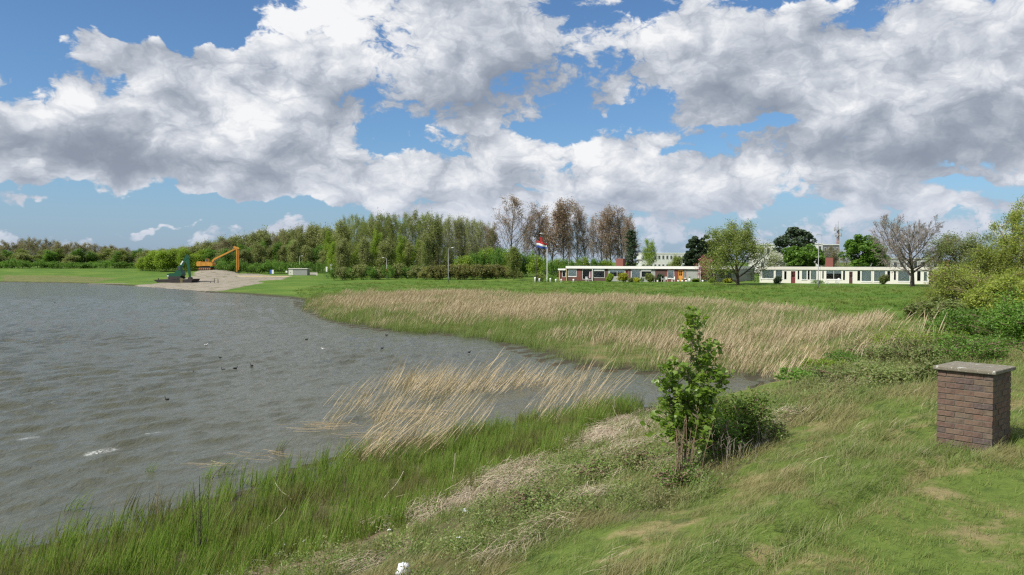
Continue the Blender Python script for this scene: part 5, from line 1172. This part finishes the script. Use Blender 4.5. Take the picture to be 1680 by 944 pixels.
def mast():
    Y = 330; x, z = gz_(1374, Y); zt = z_at(363, Y) - z; e = empty('radio_mast', (x, Y, z), 0, 'tall red and white radio mast with antenna platforms behind the bungalows', 'mast')
    w = 1.0; m = MB(); n = 12; hp = zt * .82; red = simple('mast_red', (.42, .14, .10), .7); 
    for sx, sy in ((-1, -1), (1, -1), (1, 1), (-1, 1)): MB().beam((sx * w / 2, sy * w / 2, 0), (sx * w * .28, sy * w * .28, hp), .16, .16).build('mast_leg', red, e)
    for i in range(n):
        z1, z2 = hp * i / n, hp * (i + 1) / n; a = w / 2 * (1 - .44 * i / n); c_ = w / 2 * (1 - .44 * (i + 1) / n)
        for s in (-1, 1): m.beam((-a * s, -a, z1), (c_ * s, -c_, z2), .07, .07); m.beam((-a, a * s, z1), (-c_, -c_ * s, z2), .07, .07); m.beam((a, a * s, z1), (c_, -c_ * s, z2), .07, .07)
    m.build('lattice', simple('mast_pale', (.55, .50, .45), .7), e)
    for zz, r_ in ((hp, 1.6), (hp * .86, 1.3)):
        MB().tube([(0, 0, zz), (0, 0, zz + .15)], r_, 12).build('platform', M_metalg, e)
        for k in range(6):
            a = k * 1.047; MB().box(-.12, .12, -.08, .08, -.7, .9).build('antenna', simple('antenna_grey', (.45, .45, .45), .6) if k == 0 and zz == hp else bpy.data.materials['antenna_grey'], e, loc=(math.cos(a) * r_, math.sin(a) * r_, zz + .3))
    MB().tube([(0, 0, hp), (0, 0, zt)], [.12, .05], 6).build('top_rod', M_metalg, e); MB().tube([(-.9, 0, hp), (-.9, 0, zt * .94)], [.10, .06], 6).build('side_rod', M_blackm, e)
mast()

# ------------------------------------------------------------------ buildings beyond
def block(pxa, pxb, Y, top, label, mat, name='distant_building', floors=2, deep=12, wins=True, nw=None, z1w=None):
    xa, xb = at_dist(pxa, Y), at_dist(pxb, Y); z = 1.3; H = z_at(top, Y) - z; e = empty(name, (xa, Y, z), 0, label, 'building'); Lw = xb - xa
    MB().box(0, Lw, 0, deep, 0, H).build('wall', mat, e); rf = MB().box(-.15, Lw + .15, -.15, deep + .15, H + .003, H + .35).build('roof', M_fascia, e)
    if wins:
        nw = nw or max(2, int(Lw / 3.2)); fh = H / floors
        for f_ in range(floors):
            for i in range(nw):
                u0 = Lw * (i + .2) / nw; u1 = Lw * (i + .8) / nw; w = MB(); za, zb = f_ * fh + fh * .36, f_ * fh + fh * .82
                w.box(u0, u0 + .1, -.06, .02, za, zb); w.box(u1 - .1, u1, -.06, .02, za, zb); w.box(u0 + .1, u1 - .1, -.06, .02, zb - .1, zb); w.box(u0 + .1, u1 - .1, -.06, .02, za, za + .1); wo = w.build('window', M_frame, e)
                MB().box(u0 + .1, u1 - .1, -.03, -.004, za + .1, zb - .1).build('pane', M_dpane, wo)
    return e
M_dpane = simple('dark_pane', (.05, .06, .07), .15, .1, 2, spec=.8)
block(1052, 1124, 330, 416.5, 'long pale hall behind the left bungalows', simple('pale_render', (.62, .62, .58), .8), floors=2, nw=11)
block(1246, 1274, 260, 402, 'white flat roofed building left of the dark dome tree', simple('white_render', (.66, .65, .60), .8), floors=2, nw=3)
block(1330, 1349, 300, 401, 'narrow white block beside the dark dome tree', simple('white_render_b', (.70, .69, .66), .8), floors=3, nw=2)
block(1350, 1376, 310, 402.5, 'dark grey block behind the radio mast', simple('grey_cladding', (.13, .135, .145), .8), floors=2, nw=4)
block(1452, 1540, 250, 425, 'low pale building seen through the bare tree', simple('pale_render_c', (.45, .45, .43), .8), floors=1, nw=8)
block(900, 990, 290, 432, 'low grey hall glimpsed between the poplar trunks', simple('pale_render_d', (.40, .42, .44), .8), floors=1, nw=8)

# ------------------------------------------------------------------ shed, signs and barrier by the beach
def shed():
    Y = 228; xa, xb = at_dist(473.5, Y), at_dist(504, Y); z = hz(xa, Y) - .1; L = xb - xa; H = z_at(440.5, Y) - z; e = empty('shed', (xa, Y, z), 0, 'small grey shed with a white end door near the beach', 'shed')
    MB().box(L * .24, L, 0, 3, 0, H * .9).build('wall', M_wall_g, e); MB().box(0, L * .24 - .01, -.02, 3, 0, H * .88).build('door', M_wall_w, e); MB().box(-.12, L + .12, -.15, 3.15, H * .9 + .003, H).build('roof', M_fascia2, e)
    MB().box(L * .08, L * .12, -.05, -.02, H * .4, H * .46).build('handle', M_blackm, e)
shed()
def low_wall():
    Y = 232; xa, xb = at_dist(505, Y), at_dist(521, Y); z = hz(xa, Y); o = MB().box(0, xb - xa, 0, .25, -.2, z_at(447.5, Y) - z, bev=.03).build('low_wall', M_fascia2); o.location = (xa, Y, z); tag(o, 'low pale wall running right from the shed', 'wall')
low_wall()
def sign(px, Y, top, w, hpx, panels, label, post=M_metalg):
    x, z = gz_(px, Y); zt = z_at(top, Y) - z; ww = w / F * Y; hh = hpx / F * Y; e = empty('sign', (x, Y, z), 0, label, 'sign')
    for s in (-.42, .42): MB().tube([(s * ww, .04, -.1), (s * ww, .04, zt)], .04, 8).build('post', post, e)
    n = len(panels)
    for i, m_ in enumerate(panels): MB().box(-ww / 2 + ww * i / n + .005, -ww / 2 + ww * (i + 1) / n - .005, -.03, .0, zt - hh, zt, bev=.005).build('board', m_, e)
M_bluep = simple('blue_paint', (.05, .12, .38), .5); M_redp = simple('red_paint', (.50, .05, .04), .5)
sign(446, 222, 443, 6.5, 6.5, [M_bluep, M_whiteplastic], 'blue and white notice board left of the shed')
sign(536, 205, 438, 3, 8, [M_whiteplastic], 'narrow white traffic sign at the field edge'); sign(470, 224, 444.5, 3, 3, [M_whiteplastic], 'tiny white sign beside the shed door')
x, z = gz_(543.5, 205); e = empty('road_sign', (x, 205, z), 0, 'round white road sign on a pole at the left end of the field edge', 'sign'); hh = z_at(432, 205) - z
MB().tube([(0, 0, 0), (0, 0, hh)], .05, 8).build('post', M_metalg, e); MB().tube([(0, -.08, hh - .4), (0, -.05, hh - .4)], .36, 20).build('disc', M_whiteplastic, e); MB().box(-.25, .25, -.08, -.05, hh - 1.75, hh - .95).build('plate', M_whiteplastic, e)
x, z = gz_(636, 190); e = empty('road_sign', (x, 190, z), 0, 'round red and white no entry sign below the lamp post', 'sign'); hh = z_at(441, 190) - z
MB().tube([(0, 0, 0), (0, 0, hh)], .05, 8).build('post', M_metalg, e); MB().tube([(0, -.08, hh - .4), (0, -.05, hh - .4)], .42, 20).build('disc', M_redp, e); MB().box(-.28, .28, -.1, -.08, hh - .47, hh - .33).build('bar', M_whiteplastic, e)
def plank_kerb():       # pale pipe lying along the beach
    o = MB().tube([(at_dist(388, 214), 214, 0), (at_dist(430, 212), 212, 0), (at_dist(474, 212), 212, -.1)], .10, 8).build('pipe', simple('yellow_pipe', (.62, .50, .26), .6)); o.location = (0, 0, hz(at_dist(430, 212), 212) + .15); tag(o, 'long pale yellow pipe lying across the sand bank', 'pipe')
plank_kerb()
def stake(px, Y, h_, label):
    x, z = gz_(px, Y); o = MB().tube([(0, 0, -.3), (0, 0, h_ * .5), (0, 0, h_)], [.11, .10, .085], 8).build('mooring_stake', simple('grey_wood', (.12, .115, .12), .9) if 'grey_wood' not in bpy.data.materials else bpy.data.materials['grey_wood']); o.location = (x, Y, z); tag(o, label, 'stake', 'mooring stakes on the beach')
stake(351.5, 182, 1.0, 'leaning grey stake on the beach, nearer the barge'); stake(357.5, 182, .9, 'grey stake on the beach, farther from the barge'); stake(345, 181, .4, 'short grey stump at the water line by the barge')
o = MB().tube([(-2.2, 0, .1), (0, .1, .16), (2.1, 0, .08)], [.10, .12, .07], 8).build('driftwood', bpy.data.materials['grey_wood']); x, z = gz_(337, 186); o.location = (x, 186, z); tag(o, 'dark log lying on the sand beside the stakes', 'log')
o = MB().beam((-7.5, 0, .05), (7.0, 0, .25), .2, .12).build('timber_edge', simple('pale_timber', (.42, .36, .28), .8)); x, Yt = on_plane(200, 466.3, .15); o.location = (x, Yt, .12); tag(o, 'long pale timber lying along the left shore', 'beam')

# ------------------------------------------------------------------ yellow long reach excavator
def excavator():
    Y = 222; p = Y / F; x, z = gz_(337, Y); M_y = simple('orange_yellow_paint', (.52, .24, .035), .55, .3, 1.2); M_y2 = simple('orange_paint', (.50, .17, .02), .5, .12, 1.5); M_bl = simple('track_steel', (.045, .04, .035), .7, .3, 5)
    e = empty('excavator', (x, Y, z), 0, 'orange long reach excavator standing on the sand heap, arm bent down', 'excavator'); X = lambda px: (px - 337) * p; Z = lambda py: z_at(py, Y) - z
    for yy in (-1.5, .9):
        t_ = MB().prism([(X(328.5), .25), (X(329.5), 0), (X(348), 0), (X(349.5), .3), (X(348.5), .8), (X(330), .8)], yy, yy + .6).build('track', M_bl, e)
        for k in range(6): MB().tube([(X(330.5 + k * 3.4), yy - .03, .3), (X(330.5 + k * 3.4), yy + .63, .3)], .2, 10).build('wheel', M_y2, t_)
    MB().tube([(X(339), 0, .8), (X(339), 0, 1.1)], .9, 16).build('turntable', M_bl, e)
    base = 1.1
    MB().prism([(X(333), base), (X(351), base), (X(352), base + .5), (X(350), base + 1.0), (X(333), base + 1.05)], -1.35, 1.35).build('engine_housing', M_y, e)
    MB().prism([(X(325.5), base + .1), (X(327), base - .1), (X(332.8), base - .05), (X(332.8), base + 1.3), (X(326.5), base + 1.25), (X(325.3), base + .9)], -1.4, 1.4).build('counterweight', M_y, e)
    cb = MB().prism([(X(340), base + 1.06), (X(345.5), base + 1.06), (X(345), base + 2.0), (X(340.5), base + 2.0)], -1.3, -.3).build('cab', M_y, e); MB().box(X(341), X(344.6), -1.34, -1.302, base + 1.25, base + 1.9).build('window', M_dpane, cb)
    MB().tube([(X(336), .6, base + 1.0), (X(336), .6, base + 1.6)], .08, 8).build('exhaust', M_bl, e)
    b0, b1, b2 = (X(346.5), 0, base + .7), (X(352), 0, Z(425.5)), (X(388), 0, Z(408))
    m = MB(); m.beam(b0, b1, .45, .62, .45, .46); m.beam(b1, b2, .45, .46, .36, .34); m.build('boom', M_y, e)
    MB().beam((X(349), .02, Z(431.5)), (X(361), .02, Z(423)), .18, .16).build('boom_cylinder', M_metalg, e)
    MB().beam((X(362), .02, Z(424)), (X(386), .02, Z(411.8)), .16, .14).build('hose_run', M_bl, e)
    m = MB(); m.beam((X(384), .0, Z(405.5)), (X(393), .0, Z(408)), .42, .6, .4, .3); m.beam((X(389.2), .0, Z(406.5)), (X(388.8), .0, Z(447)), .34, .36, .3, .2); m.build('dipper_arm', M_y, e)
    MB().beam((X(391.9), .06, Z(408)), (X(391.4), .06, Z(443)), .14, .22).build('tipping_linkage', M_y2, e)
    m = MB(); m.prism([(X(386.8), Z(446.5)), (X(391.5), Z(446)), (X(393), Z(449.5)), (X(390), Z(453)), (X(386.5), Z(451))], -.6, .6); m.build('bucket', M_bl, e)
excavator()
def dredger():
    Y = 185; p = Y / F; x, _ = at_dist(290, Y), 0; e = empty('work_barge', (x, Y, 0), 0, 'black flat work barge with raked ends moored at the beach', 'boat'); X = lambda px: (px - 290) * p; Z = lambda py: z_at(py, Y)
    M_hull = simple('tarred_hull', (.035, .028, .028), .7, .4, 2); M_g = simple('dark_green_paint', (.012, .085, .045), .45, .15, 2); M_bl = bpy.data.materials['track_steel']
    hb = Z(458.0)
    MB().prism([(X(258.5), hb - .15), (X(262), hb - .5), (X(272), -.25), (X(308), -.25), (X(319), hb - .8), (X(322.5), hb + .05), (X(309), hb), (X(296), hb - .12), (X(270), hb - .05)], -2.2, 2.2).build('hull', M_hull, e)
    MB().prism([(X(302.5), -.2), (X(305.5), -.2), (X(306.5), hb + .25), (X(301.5), hb + .25)], -2.25, -2.205).build('fender', simple('olive_rubber', (.13, .115, .055), .8), e)
    for k, px in enumerate((266, 283, 297, 315)): MB().tube([(X(px), -2.0, hb - .15), (X(px), -2.0, hb + .28)], .10, 8).build('bollard', M_bl, e)
    d = empty('excavator', (x, Y, hb), 0, 'dark green excavator standing on the black barge, arm folded down', 'excavator'); ZZ = lambda py: Z(py) - hb
    for yy in (-1.4, .8): MB().prism([(X(279), .2), (X(281), 0), (X(299), 0), (X(301), .25), (X(299), .62), (X(281), .62)], yy, yy + .55).build('track', M_bl, d)
    MB().prism([(X(283), .63), (X(300), .63), (X(301.5), 1.1), (X(300), 1.9), (X(292), 1.95), (X(289), 1.35), (X(283), 1.3)], -1.2, 1.2).build('engine_housing', M_g, d)
    MB().prism([(X(276.5), .55), (X(282.9), .6), (X(282.9), 1.35), (X(277.5), 1.15)], -1.2, 1.2).build('counterweight', M_g, d); MB().box(X(277.4), X(280.2), -1.24, -1.203, .62, .85).build('number_plate', M_whiteplastic, d)
    cb = MB().prism([(X(294), 1.96), (X(300.5), 1.91), (X(299.8), 3.0), (X(294.5), 3.0)], -1.15, -.1).build('cab', M_g, d); MB().box(X(295), X(299.2), -1.19, -1.152, 2.1, 2.9).build('window', M_dpane, cb)
    m = MB(); m.beam((X(291), 0, 1.6), (X(294), 0, ZZ(444)), .42, .75, .42, .65); m.beam((X(294), 0, ZZ(444)), (X(306.5), 0, ZZ(421.5)), .4, .62, .36, .4); m.build('boom', M_g, d)
    MB().beam((X(297.2), -.23, ZZ(434.5)), (X(301), -.23, ZZ(428.5)), .03, .28).build('name_panel', M_whiteplastic, d)
    MB().beam((X(298), -.05, ZZ(446)), (X(301.5), -.05, ZZ(432)), .16, .14).build('boom_cylinder', M_metalg, d)
    m = MB(); m.beam((X(305.6), 0, ZZ(419)), (X(309), 0, ZZ(424)), .4, .7, .4, .85); m.beam((X(308.0), 0, ZZ(424)), (X(312), 0, ZZ(457)), .34, .80, .3, .36); m.build('dipper_arm', M_g, d)
    MB().prism([(X(309.8), ZZ(455)), (X(314), ZZ(455)), (X(315.5), ZZ(459)), (X(313), ZZ(461.8)), (X(309.5), ZZ(460.5))], -.55, .55).build('bucket', M_bl, d)
dredger()

# ------------------------------------------------------------------ water birds
M_bk = simple('black_feathers', (.018, .018, .02), .6, .2, 12); M_bill = simple('white_bill', (.75, .73, .68), .5); M_gull = simple('white_feathers', (.70, .70, .68), .7, .08, 8); M_gullg = simple('grey_wing', (.34, .36, .38), .7, .1, 8)
def bird(px, py, rz, label, white=False, k=1.0):
    x, y = on_plane(px, py, .04); e = empty('water_bird' if not white else 'gull', (x, y, .01), rz, label, 'bird'); e.scale = (k, k, k)
    b1, b2 = (M_gull, M_gullg) if white else (M_bk, M_bk)
    m = MB(); m.tube([(-.24, 0, .115), (-.18, 0, .085), (-.08, 0, .065), (.05, 0, .065), (.13, 0, .09), (.165, 0, .15), (.175, 0, .20), (.19, 0, .235), (.225, 0, .235), (.245, 0, .225)], [.008, .045, .085, .09, .065, .037, .032, .040, .032, .010], 12)
    m.build('body', b1, e, True)
    for s in (-1, 1): MB().ball((-.06, s * .055, .10), .1, 10, 6, (1.35, .42, .5)).build('wing', b2, e, True)
    MB().tube([(.235, 0, .232), (.26, 0, .228), (.285, 0, .215)], [.020, .014, .003], 6).build('bill', M_bill if not white else M_yel, e)
M_yel = simple('yellow_bill', (.6, .4, .05), .5)
for i, (px, py, rz, lab, wh) in enumerate([(274, 655.5, 2.8, 'small black water bird nearest on the open water', 0), (314, 612, 0.3, 'small black water bird left of the far trio', 0), (366, 606.5, 3.0, 'first bird of the trio in mid lake', 0), (386, 604.5, .4, 'second bird of the trio in mid lake', 0), (413, 600, 2.6, 'third bird of the trio in mid lake, farthest right', 0),
        (338, 566, .2, 'pale bird alone in the middle distance', 1), (361, 587, 2.7, 'small black water bird between the trio and the pale bird', 0), (530, 572.5, 3.0, 'white and grey gull floating before the reed stand', 1), (627, 571.5, .5, 'small dark water bird swimming right of the floating gull', 0), (634, 550, 2.9, 'small dark water bird close to the far reed bank', 0), (503, 557, .2, 'small dark water bird left of the bank bend', 0), (90, 497, 0, 'distant dark water bird far out on the left water', 0), (770, 578, .4, 'small dark water bird half hidden by leaning dead reeds', 0)]):
    bird(px, py, rz, lab, bool(wh), .5)

# ------------------------------------------------------------------ litter, log and loose stems in the foreground
M_trash = simple('white_litter_plastic', (.78, .79, .82), .5, .06, 12)
def trash(px, py, s, label, seed, name='plastic_scrap', tall=.5):
    x, y, z = ground_hit(px, py, .6); z = hz(x, y); r = np.random.RandomState(seed); n = 7; vs = []; fs = []
    for i in range(n):
        for j in range(n):
            u, v = i / (n - 1) - .5, j / (n - 1) - .5; vs.append((u * s + r.randn() * s * .05, v * s * .8 + r.randn() * s * .05, s * tall * (abs(math.sin(u * 7 + seed)) * .35 + abs(math.cos(v * 6 + seed * 2)) * .3) + r.rand() * s * .12))
    for i in range(n - 1):
        for j in range(n - 1):
            if (i in (0, n - 2) and j in (0, n - 2)): continue
            a = i * n + j; fs.append((a, a + 1, a + n + 1, a + n))
    o = MB().add(vs, fs).build(name, M_trash, None, True); o.modifiers.new('t', 'SOLIDIFY').thickness = .004; o.location = (x, y, z + .02); o.rotation_euler = (r.randn() * .15, r.randn() * .15, r.rand() * 6); tag(o, label, 'litter'); return o
trash(616, 868, .16, 'brightest white plastic scrap at the left of the litter patch', 1); trash(624, 853, .14, 'white plastic scrap above the brightest one', 2); trash(634, 870, .13, 'small white scrap in the middle of the litter patch', 3); trash(646, 854, .12, 'white scrap at the right end of the litter patch', 4)
trash(762, 845, .12, 'lone white scrap among the weeds right of the litter patch', 5); trash(752, 886, .08, 'tiny pale scrap below the lone white scrap', 6); trash(638, 878, .08, 'tiny white scrap lowest in the litter patch', 11)
for i, (px, py) in enumerate([(420, 918), (446, 906), (470, 899), (400, 930), (500, 893), (455, 915)]): trash(px, py, .07 + .02 * (i % 3), ['pale scrap in the washed up straw at the bottom left', 'second pale scrap up the straw line', 'third pale scrap up the straw line', 'lowest pale scrap on the straw line', 'highest pale scrap on the straw line', 'pale scrap between the others on the straw line'][i], 20 + i)
def white_bag():
    x, y, z = ground_hit(662, 948, 1.0); r = np.random.RandomState(9); segs = 14; vs = []; fs = []
    rad = [.01, .05, .07, .06, .05, .01]; zz = [0, .01, .05, .10, .14, .15]
    for i in range(6):
        for j in range(segs): a = 2 * math.pi * j / segs; q = rad[i] * (1 + .18 * math.sin(j * 3 + i) + .1 * r.randn()); vs.append((q * math.cos(a) * 1.2, q * math.sin(a), zz[i] + .015 * math.sin(j * 2.0)))
    for i in range(5):
        for j in range(segs): fs.append((i * segs + j, i * segs + (j + 1) % segs, (i + 1) * segs + (j + 1) % segs, (i + 1) * segs + j))
    o = MB().add(vs, fs).build('plastic_bag', M_trash, None, True); o.location = (x, y, hz(x, y) - .01); tag(o, 'crumpled white plastic bag at the bottom edge of the picture', 'bag')
white_bag()
def stick(px, py, h_, ang, r_, label, mat, name='broken_reed', z=.4):
    x, y, z = ground_hit(px, py, z); s, c_ = math.sin(ang), math.cos(ang); n = 7
    o = MB().tube([(s * h_ * i / n, .05 * i / n, c_ * h_ * i / n + .04 * math.sin(i * .9)) for i in range(n + 1)], [r_ * (1 - .6 * i / n) for i in range(n + 1)], 7).build(name, mat, None, True); o.location = (x, y, hz(x, y) - .02); tag(o, label, 'stick')
M_pst = simple('bleached_stem', (.52, .46, .34), .8, .2, 10)
stick(954, 694, .55, .75, .016, 'thick pale driftwood stick leaning in the green reeds', M_pst, 'driftwood_stick'); stick(425, 885, .75, .7, .010, 'pale broken stem leaning at the left of the straw line', M_pst); stick(485, 828, .65, -.75, .010, 'pale stem leaning left in the near reeds', M_pst)
stick(54, 868, .5, -1.1, .009, 'pale stem lying over the near water at the far left', M_pst); stick(275, 822, .5, -.15, .008, 'upright pale stem standing in the near shallows', M_pst); stick(231, 772, .4, -.5, .008, 'bent pale stem in the open shallows', M_pst); stick(128, 860, .55, -.85, .009, 'pale stem leaning over the reeds at the left', M_pst)
stick(620, 838, .9, .6, .010, 'long pale stem arching right above the litter patch', M_pst); stick(742, 798, .75, .08, .009, 'straight pale stem standing at the edge of the straw', M_pst); stick(1010, 690, .8, -.05, .010, 'upright pale stem left of the young tree', M_pst); stick(1020, 700, .7, -.4, .010, 'pale stem leaning left beside the upright one', M_pst)
r = np.random.RandomState(77)
def raft(px, py, n, L, label, seed, z=.05):
    x, y = on_plane(px, py, 0.0); r = np.random.RandomState(seed); segs = []
    for i in range(n):
        a = r.randn() * .55 + .1; l = L * (.3 + .7 * r.rand()); c_ = np.array([r.randn() * L * .35, r.randn() * L * .25, .03 + r.rand() * .05]); d_ = np.array([math.cos(a), math.sin(a), r.randn() * .03]) * l / 2
        segs.append((c_ - d_, c_ + d_, .005, .003, 0))
    V, f = seg_mesh(segs, 4); o = obj('reed_raft', mesh_np('reed_raft', V, f, M_dead)); o.location = (x, y, max(z, hz(x, y))); tag(o, label, 'reeds')
raft(545, 704, 26, 1.5, 'raft of floating dead reed stems below the sparse reeds', 1); raft(700, 682, 34, 1.6, 'floating dead stems at the foot of the reed stand', 2); raft(440, 752, 18, 1.0, 'small floating stems near the lower green shoots', 3); raft(350, 770, 10, .7, 'few floating stems among green shoots in the shallows', 4); raft(620, 722, 24, 1.6, 'floating stems right below the raft of dead reed', 5)
for i, (px, py, sc_, lab) in enumerate([(368, 778, 1, 'green reed tuft standing apart in the shallows'), (340, 785, .9, 'second green reed tuft in the shallows'), (118, 838, .9, 'small green reed tuft at the left in the near water'), (455, 742, .8, 'green tuft beside the floating stems'), (245, 775, .6, 'lone thin tuft in the open water')]):
    x, y = on_plane(px, py, 0.0); V, f = blades(30, .5, .4, .2, .014, .25, .4, .4, 300 + i, 3); o = obj('reed_tuft', mesh_np('reed_tuft', V, f, M_greenreed)); o.location = (x, y, -.05); o.scale = (sc_,) * 3; tag(o, lab, 'reeds')

# things that look alike are told apart by their order along the photograph
ORD = ['first', 'second', 'third', 'fourth', 'fifth', 'sixth', 'seventh', 'eighth', 'ninth', 'tenth', 'eleventh', 'twelfth', 'thirteenth', 'fourteenth']
_by = {}
for o in scene.collection.objects:
    if o.parent is None and 'category' in o and 'label' in o: _by.setdefault(o['label'], []).append(o)
for lab, os_ in _by.items():
    if 1 < len(os_) <= 14:
        os_.sort(key=lambda o: o.location.x / max(o.location.y, 1))
        for k, o in enumerate(os_):
            w = lab.split(); w = w[:12]
            while w[-1] in ('the', 'of', 'in', 'and', 'with', 'behind', 'far', 'front', 'at', 'middle', 'a'): w.pop()
            o['label'] = ' '.join(w) + ', ' + (ORD[k] + ' from the left')
